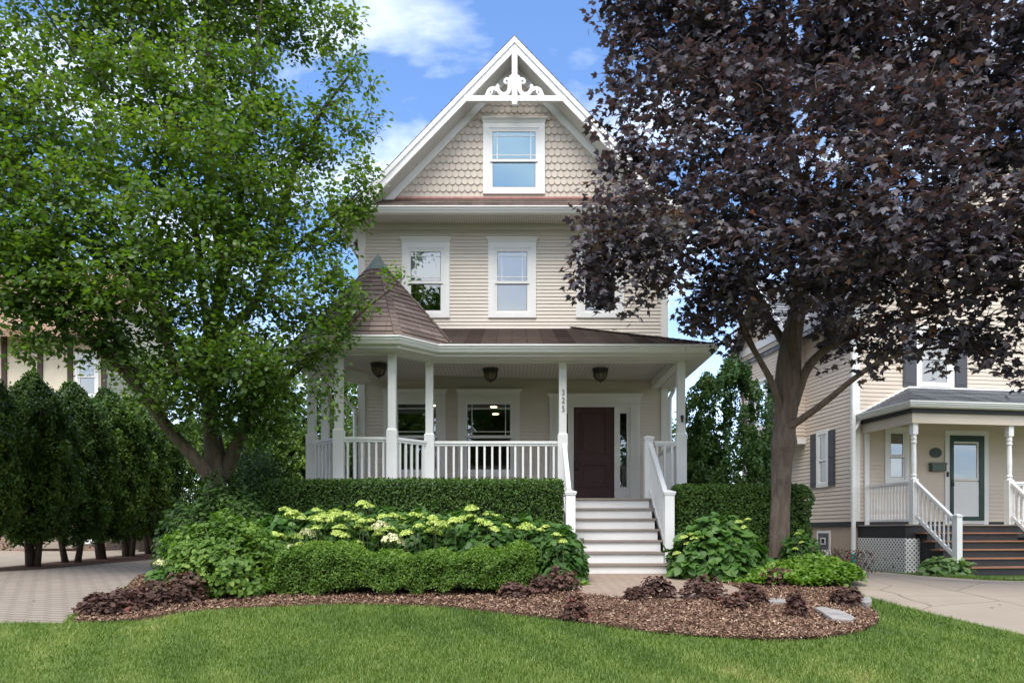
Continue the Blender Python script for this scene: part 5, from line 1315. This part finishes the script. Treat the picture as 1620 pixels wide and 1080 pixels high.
t = thing('dark_shrub', (-5.0, 11.5, 0), 'dense dark green shrub at the foot of the green tree, behind the leafy shrub', 'shrub')
mound_leaves(t, -4.45, 10.75, .95, .7, 1.50, 9000, .075, OVAL, M['yew'], 441, noise_s=3, stems=20, tintb=-.12)
t = thing('tall_dark_shrub', (-3.9, 13, 0), 'tall dark green shrub left of the turret posts', 'shrub')
mound_leaves(t, -4.75, 13.1, .70, .6, 2.3, 8000, .07, OVAL, M['cedar2'], 442, noise_s=3, stems=20, tintb=-.1)
# ------------------------------------------------------------------ coral bells (dark red leafed clumps), each one a plant
SCAL = ([(0,0,0),(.30,-.02,.05),(.50,.22,.02),(.46,.52,.06),(.26,.78,0),(0,.92,.04),(-.26,.78,0),(-.46,.52,.06),(-.50,.22,.02),(-.30,-.02,.05),(0,.38,-.05)], [(i, (i+1) % 10, 10) for i in range(10)])
cb = [(146,978,36,30,'at the far left tip of the bed, over the edge of the pavers'),(190,972,40,34,'second in the left hand drift, broad and low'),(236,964,40,34,'third in the left hand drift, bronze leaves'),(283,957,40,46,'tallest of the left hand drift, touching the leafy shrub'),
      (812,950,26,22,'tucked against the right end of the boxwood'),(845,945,32,30,'in the middle of the trio beside the boxwood'),(887,940,34,34,'at the right end of the trio beside the boxwood, near the paver walk'),(909,984,20,36,'standing alone in the mulch in front of the walk, on the lawn side'),
      (1008,955,20,20,'small and flat on the edge of the paver walk'),(1042,951,32,32,'on the edge of the paver walk, a few bright red leaves'),(1118,953,38,34,'large and dark at the right end of the paver walk'),(1166,968,18,20,'small, between the large one and the first flagstone'),(1192,958,26,28,'beside the first flagstone'),
      (1262,980,17,36,'narrow and upright between the two flagstones'),(1345,962,25,26,'at the right tip of the bed with pale dead leaves'),(1236,930,30,24,'half hidden in the ground cover by the maple')]
for i, (px, py, wpx, hpx, lab) in enumerate(cb):
    x, y = ground_at(px, py); s = F/y; y += .5*wpx/s
    t = thing('coral_bells', (x, y, float(gz(x, y))), 'dark red coral bells '+lab.replace(', over the edge of the pavers', '').replace('in the middle of', 'middle of').replace(', near the paver walk', '').replace('standing alone in the mulch in front of the walk, on the lawn side', 'alone in the mulch on the lawn side of the walk'), 'plant', 'dark red coral bells along the mulch bed')
    rad = wpx/s; hh = hpx/s*1.05
    mound_leaves(t, x, y, rad, rad*.8, hh, int(150+rad*1500), .046, SCAL, M['heuch'], 500+i, noise_s=6, stems=8, droop=.25, up=.7)
# ------------------------------------------------------------------ ground cover, hostas, stones
def patch(name, poly, h, n, size, tmpl, mat, seed, kind='stuff', label=None, cat=None, tintb=0.0):
    r = np.random.default_rng(seed); xs = [p[0] for p in poly]; ys = [p[1] for p in poly]; x = r.uniform(min(xs), max(xs), n*3); y = r.uniform(min(ys), max(ys), n*3)
    k = inside(poly, x, y); x = x[k][:n]; y = y[k][:n]; n = len(x); p2 = np.stack([x, y], 1)
    c = np.array(poly).mean(0); sp = np.array(poly).max(0)-c; edge = np.clip(1.15-np.max(np.abs((p2-c)/sp), axis=1)**2.5, .15, 1)
    top = h*edge*(.55+.65*vnoise(p2, 5, seed)); z = gz(x, y)+.02+top*(1-.6*r.random(n)**1.6)
    p = np.stack([x, y, z], 1); nr = unit(np.array([0, -.2, 1.])+r.normal(size=(n, 3))*.5); tip = unit(r.normal(size=(n, 3))*np.array([1, 1, .35]))
    o = scatter(name, *tmpl, p, frames(nr, tip), size*r.uniform(.6, 1.25, n), mat, None, np.clip(.5*r.random(n)+.5*vnoise(p, 4, seed+1)+tintb, 0, 1))
    return tag(o, label, cat, None, kind)
gc = [(3.15, 9.7), (3.9, 9.35), (4.5, 9.35), (4.85, 9.7), (5.0, 10.6), (4.9, 11.2), (4.2, 11.15), (3.5, 10.6), (3.0, 10.25)]
patch('ground_cover', gc, .30, 11000, .055, SCAL, M['cover'], 601, label='bright green low ground cover spreading round the foot of the maple', cat='ground cover')
patch('ground_cover', [(-1.2, 9.35), (.55, 9.0), (1.05, 9.7), (.9, 10.2), (-1, 10.3)], .16, 2600, .05, SCAL, M['cover'], 602, label='low green leaves on the mulch between boxwood and paver walk', cat='ground cover')
t = thing('hosta', (9.0, 14.6, float(gz(9.0, 14.6))), 'pale edged hosta at the foot of the white lattice next door', 'plant')
mound_leaves(t, 9.05, 14.75, .55, .35, .34, 260, .17, ALMOND, M['hosta'], 610, stems=5)
t = thing('twiggy_shrub', (5.25, 10.9, 0), 'wispy purplish twigs at the edge of the concrete driveway, right of the ground cover', 'plant')
m = MB(); rr_ = random.Random(5)
for k in range(46):
    a = rr_.uniform(0, 6.3); L = rr_.uniform(.2, .5); bx, by = 5.12+rr_.uniform(-.22, .22), 10.9+rr_.uniform(-.3, .3); m.tube([(bx, by, float(gz(bx, by))), (bx+L*.3*math.cos(a), by+L*.3*math.sin(a), L*.6-.02), (bx+L*.6*math.cos(a), by+L*.6*math.sin(a), L*.9)], [.004, .003, .0015], 4, False)
m.build('stems', M['bark_dark'], t)
r = np.random.default_rng(77); n = 420; pp = np.stack([5.12+r.normal(size=n)*.24, 10.9+r.normal(size=n)*.26, .05+.34*r.random(n)], 1)
scatter('foliage', *OVAL, pp, frames(rdir(n), rdir(n)), .045*r.uniform(.6, 1.2, n), M['heuch'], t)
def stone(name, pts, th, seed, lab):
    w_ = [ground_at(a, b) for a, b in pts]; cx = sum(p[0] for p in w_)/len(w_); cy = sum(p[1] for p in w_)/len(w_); t_ = float(gz(cx, cy))
    rr = random.Random(seed); top = []; bot = []
    for i, p in enumerate(w_):
        q = w_[(i+1) % len(w_)]
        for k in range(3):
            f = k/3; x = p[0]+(q[0]-p[0])*f+rr.uniform(-.012, .012); y = p[1]+(q[1]-p[1])*f+rr.uniform(-.012, .012); top.append((x*.985+cx*.015, y*.985+cy*.015, float(gz(x, y))+.02+th)); bot.append((x, y, float(gz(x, y))-.02))
    m = MB(); n = len(top); m.mesh(top+bot, [list(range(n))]+[[i, n+i, n+(i+1) % n, (i+1) % n] for i in range(n)]); o = m.build(name, M['stone'], None, bevel=.006)
    return tag(o, lab, 'stone')
stone('flagstone', [(1211,952),(1240,953),(1252,957),(1250,960),(1218,958)], .035, 1, 'small pale flagstone set in the mulch, nearer the maple')
stone('flagstone', [(1287,969),(1300,968),(1330,974),(1353,986),(1348,990),(1316,987)], .045, 2, 'long pale flagstone lying in the mulch at the right end of the bed')
stone('rock', [(1358,961),(1364,956),(1373,954),(1378,957),(1379,963),(1370,966)], .07, 3, 'pale rock on the right edge of the bed beside the lawn')
# ------------------------------------------------------------------ mulch chips and grass
r = np.random.default_rng(55); n = 80000
x = r.uniform(-5.6, 5.2, n*2); y = 6.2+5.4*r.random(n*2)**1.5; k = inside(BED, x, y) & ~inside(WALK, x, y) & ~((x > .85) & (x < 2.62) & (y > 10.5)); x, y = x[k][:n], y[k][:n]; n = len(x)
p = np.stack([x, y, gz(x, y)+.020+.022*r.random(n)+.02*vnoise(np.stack([x, y], 1), 4, 3)], 1)
nr = unit(np.array([0, 0, 1.])+r.normal(size=(n, 3))*.45); sc = np.stack([.010*r.uniform(.5, 1.6, n), .031*r.uniform(.4, 1.6, n), np.ones(n)], 1)
tag(scatter('mulch_chips', [(-.5,-.5,0),(.5,-.5,.0),(.4,.5,0),(-.4,.5,0)], [(0,1,2,3)], p, frames(nr, rdir(n)), sc, M['chip'], None, np.clip(r.random(n)**1.5, 0, 1)), 'loose brown wood chips covering the flower bed', 'mulch', None, 'stuff')
def grass(name, poly_ok, x0, x1, y0, y1, n, seed, lab, hgt=.05):
    r = np.random.default_rng(seed)
    y = 1/(1/y0+(1/y1-1/y0)*r.random(n*2)); x = r.uniform(x0, x1, n*2)*1.0; k = poly_ok(x+r.normal(size=len(x))*.018, y+r.normal(size=len(x))*.025); x, y = x[k][:n], y[k][:n]; n = len(x); p2 = np.stack([x, y], 1)
    z = gz(x, y)-.004; h = hgt*r.uniform(.5, 1.3, n)*(.75+.5*vnoise(p2, 2.2, seed)); a = r.uniform(0, 6.283, n); lean = .25+.85*r.random(n)**1.4
    up = np.stack([np.cos(a)*lean, np.sin(a)*lean, np.ones(n)], 1); side = np.stack([-np.sin(a), np.cos(a), np.zeros(n)], 1)+r.normal(size=(n, 3))*.25
    nrm = np.cross(side, up); wd = .0042*r.uniform(.7, 1.35, n)*(1+.05*(y-5))
    cl = vnoise(p2, .9, 91); dry = np.exp(-(((x-1.75)/.62)**2+((y-5.15)/.42)**2))+.75*np.exp(-(((x-2.35)/.5)**2+((y-5.0)/.25)**2))
    tint = np.clip(.16+.40*r.random(n)+.50*(cl-.4)+.34*(vnoise(p2, 3.5, 92)-.5)+.22*(vnoise(p2, 11, 93)-.5)+.36*dry*r.random(n)**.6+(r.random(n) < .03)*.35, 0, 1)
    T = [(-.5, 0, 0), (.5, 0, 0), (.38, .55, .02), (-.38, .55, .02), (0, 1, .16)]
    o = scatter(name, T, [(0,1,2,3), (3,2,4)], np.stack([x, y, z], 1), frames(nrm, up), np.stack([wd, h, h*1.3], 1), M['grass'], None, tint)
    return tag(o, lab, 'grass', None, 'stuff')
ok = lambda x, y: ~inside(BED, x, y) & ~inside(DRV, x, y) & ~inside(CDR, x, y) & (np.abs(x) < y*.80+.4)
grass('grass', ok, -6.2, 6.2, 4.55, 9.6, 340000, 71, 'mown green lawn in front of the flower bed, a dry patch at the right')
ok2 = lambda x, y: inside([(8.35,15.0),(8.75,13.5),(9.6,12.45),(13,11.5),(14,13.15),(10,13.0),(9.75,13.1),(9.2,14.5)], x, y)
grass('grass', ok2, 8, 14, 11, 15, 26000, 72, 'narrow strip of grass in front of the steps next door', .09)
# fallen leaves on the driveways
for i, (px, py) in enumerate(((52,952),(30,925),(150,938),(1565,962),(1580,958))):
    x, y = ground_at(px, py); m = MB(); a = i*1.3; s = .05
    m.mesh([(x+s*u*math.cos(a)-s*v*math.sin(a), y+s*u*math.sin(a)+s*v*math.cos(a), float(gz(x, y))+.014+w*.3*s+.001) for u, v, w in ALMOND[0]], ALMOND[1])
    tag(m.build('fallen_leaf', M['heuch']), ['dry curled leaf on the pavers, nearest the lawn', 'dry curled leaf on the pavers, nearest the left photo edge', 'dry curled leaf on the pavers near the coral bells', 'dry curled leaf on the concrete, left of a close pair', 'dry curled leaf on the concrete, right of a close pair'][i], 'leaf', 'fallen leaves on the drives')
# ------------------------------------------------------------------ overhead service wires through the green tree
for i, (a, b, lab) in enumerate((((-.02, 6.0, 0), 0, 0), (0, 0, 0))): pass
for pts, lab in (([P(325, -60, 9), P(395, 60, 10.5), P(470, 232, 14.3), P(548, 395, 14.95)], 'grey service wire running down through the green tree to the left eave'),
                 ([P(20, -60, 8), P(120, 90, 9.3), P(330, 300, 12.2), P(548, 402, 14.96)], 'thin grey wire crossing the left half of the green tree to the left eave')):
    m = MB(); m.tube([tuple(p) for p in pts], .009, 5); tag(m.build('service_wire', M['wire']), lab, 'wire', 'service wires to the house')
SUN_E = 1.9; SKY_S = 0.13; SKY_TINT = (.82, .96, 1.13, 1); CLOUD_COL = (8.6, 8.7, 8.9, 1); CLOUD_LOC = (.3, .7, 0); EXPO = 1.15
# ------------------------------------------------------------------ camera, light, sky
cam = bpy.data.cameras.new('camera'); co_ = bpy.data.objects.new('camera', cam); C.objects.link(co_)
co_.location = (0, 0, EYE); co_.rotation_euler = (R(90), 0, 0)
cam.sensor_width = 36; cam.lens = 36*F/1620; cam.shift_y = (H-540)/1620; cam.clip_start = .05; cam.clip_end = 3000
S.camera = co_
SUN_EL, SUN_AZ = 60.0, 192.0           # azimuth: compass angle from +Y, clockwise; the sun is behind the camera, a little left
sd = Vector((math.sin(R(SUN_AZ))*math.cos(R(SUN_EL)), math.cos(R(SUN_AZ))*math.cos(R(SUN_EL)), math.sin(R(SUN_EL))))
sl = bpy.data.lights.new('sun', 'SUN'); so = bpy.data.objects.new('sun', sl); C.objects.link(so)
so.rotation_euler = sd.to_track_quat('Z', 'Y').to_euler(); so.location = sd*60
sl.energy = SUN_E; sl.angle = R(34); sl.color = (1.0, .955, .89)
w = bpy.data.worlds.new('World'); S.world = w; w.use_nodes = True
t = w.node_tree; t.nodes.clear()
def nd(kind, inp=None, **kw):
    x = t.nodes.new(kind)
    for k, v in kw.items(): setattr(x, k, v)
    for i, v in (inp or {}).items():
        if isinstance(v, bpy.types.NodeSocket): t.links.new(v, x.inputs[i])
        else: x.inputs[i].default_value = v
    return x
sky = nd('ShaderNodeTexSky', sky_type='NISHITA', sun_disc=False, sun_elevation=R(SUN_EL), sun_rotation=R(SUN_AZ), altitude=100, air_density=1.0, dust_density=.6, ozone_density=2.5)
gen = nd('ShaderNodeTexCoord').outputs['Generated']
sp = nd('ShaderNodeSeparateXYZ', {0: gen})
zz = nd('ShaderNodeMath', {0: sp.outputs[2], 1: 0.0}, operation='MAXIMUM').outputs[0]
dn = nd('ShaderNodeMath', {0: zz, 1: .28}, operation='ADD').outputs[0]
cx_ = nd('ShaderNodeMath', {0: sp.outputs[0], 1: dn}, operation='DIVIDE').outputs[0]
cy_ = nd('ShaderNodeMath', {0: sp.outputs[1], 1: dn}, operation='DIVIDE').outputs[0]
vec = nd('ShaderNodeCombineXYZ', {0: cx_, 1: cy_, 2: 0.0}).outputs[0]
mp = nd('ShaderNodeMapping', {'Vector': vec, 'Location': CLOUD_LOC, 'Scale': (1.25, 1.9, 1)}).outputs[0]
n1 = nd('ShaderNodeTexNoise', {'Vector': mp, 'Scale': 1.55, 'Detail': 9.0, 'Roughness': .56, 'Distortion': .25}).outputs['Fac']
rp = nd('ShaderNodeValToRGB', {0: n1}); e = rp.color_ramp.elements
e[0].position = .475; e[0].color = (0, 0, 0, 1); e[1].position = .80; e[1].color = (1, 1, 1, 1)
hz = nd('ShaderNodeMapRange', {'Value': zz, 'From Min': .0, 'From Max': .34, 'To Min': .45, 'To Max': 0.0}).outputs[0]   # paler towards the horizon
back = nd('ShaderNodeMapRange', {'Value': sp.outputs[1], 'From Min': .25, 'From Max': -.5, 'To Min': 0.0, 'To Max': .20}).outputs[0]   # extra unseen cloud overhead and behind, added as fill light on the house front
t.links.new(nd('ShaderNodeMath', {0: n1, 1: back}, operation='ADD').outputs[0], rp.inputs[0])
hz2 = nd('ShaderNodeMath', {0: rp.outputs[0], 1: hz}, operation='MAXIMUM').outputs[0]
tintn = nd('ShaderNodeMix', {0: 1.0, 6: sky.outputs[0], 7: SKY_TINT}, data_type='RGBA', blend_type='MULTIPLY').outputs[2]
mx = nd('ShaderNodeMix', {0: hz2, 6: tintn, 7: CLOUD_COL}, data_type='RGBA').outputs[2]
bg = nd('ShaderNodeBackground', {0: mx, 1: SKY_S})
t.links.new(bg.outputs[0], nd('ShaderNodeOutputWorld').inputs[0])
S.view_settings.view_transform = 'Standard'; S.view_settings.look = 'None'; S.view_settings.gamma = 1; S.view_settings.exposure = EXPO
S.cycles.max_bounces = 6; S.cycles.transparent_max_bounces = 8; S.cycles.use_denoising = True
S.cycles.caustics_reflective = False; S.cycles.caustics_refractive = False
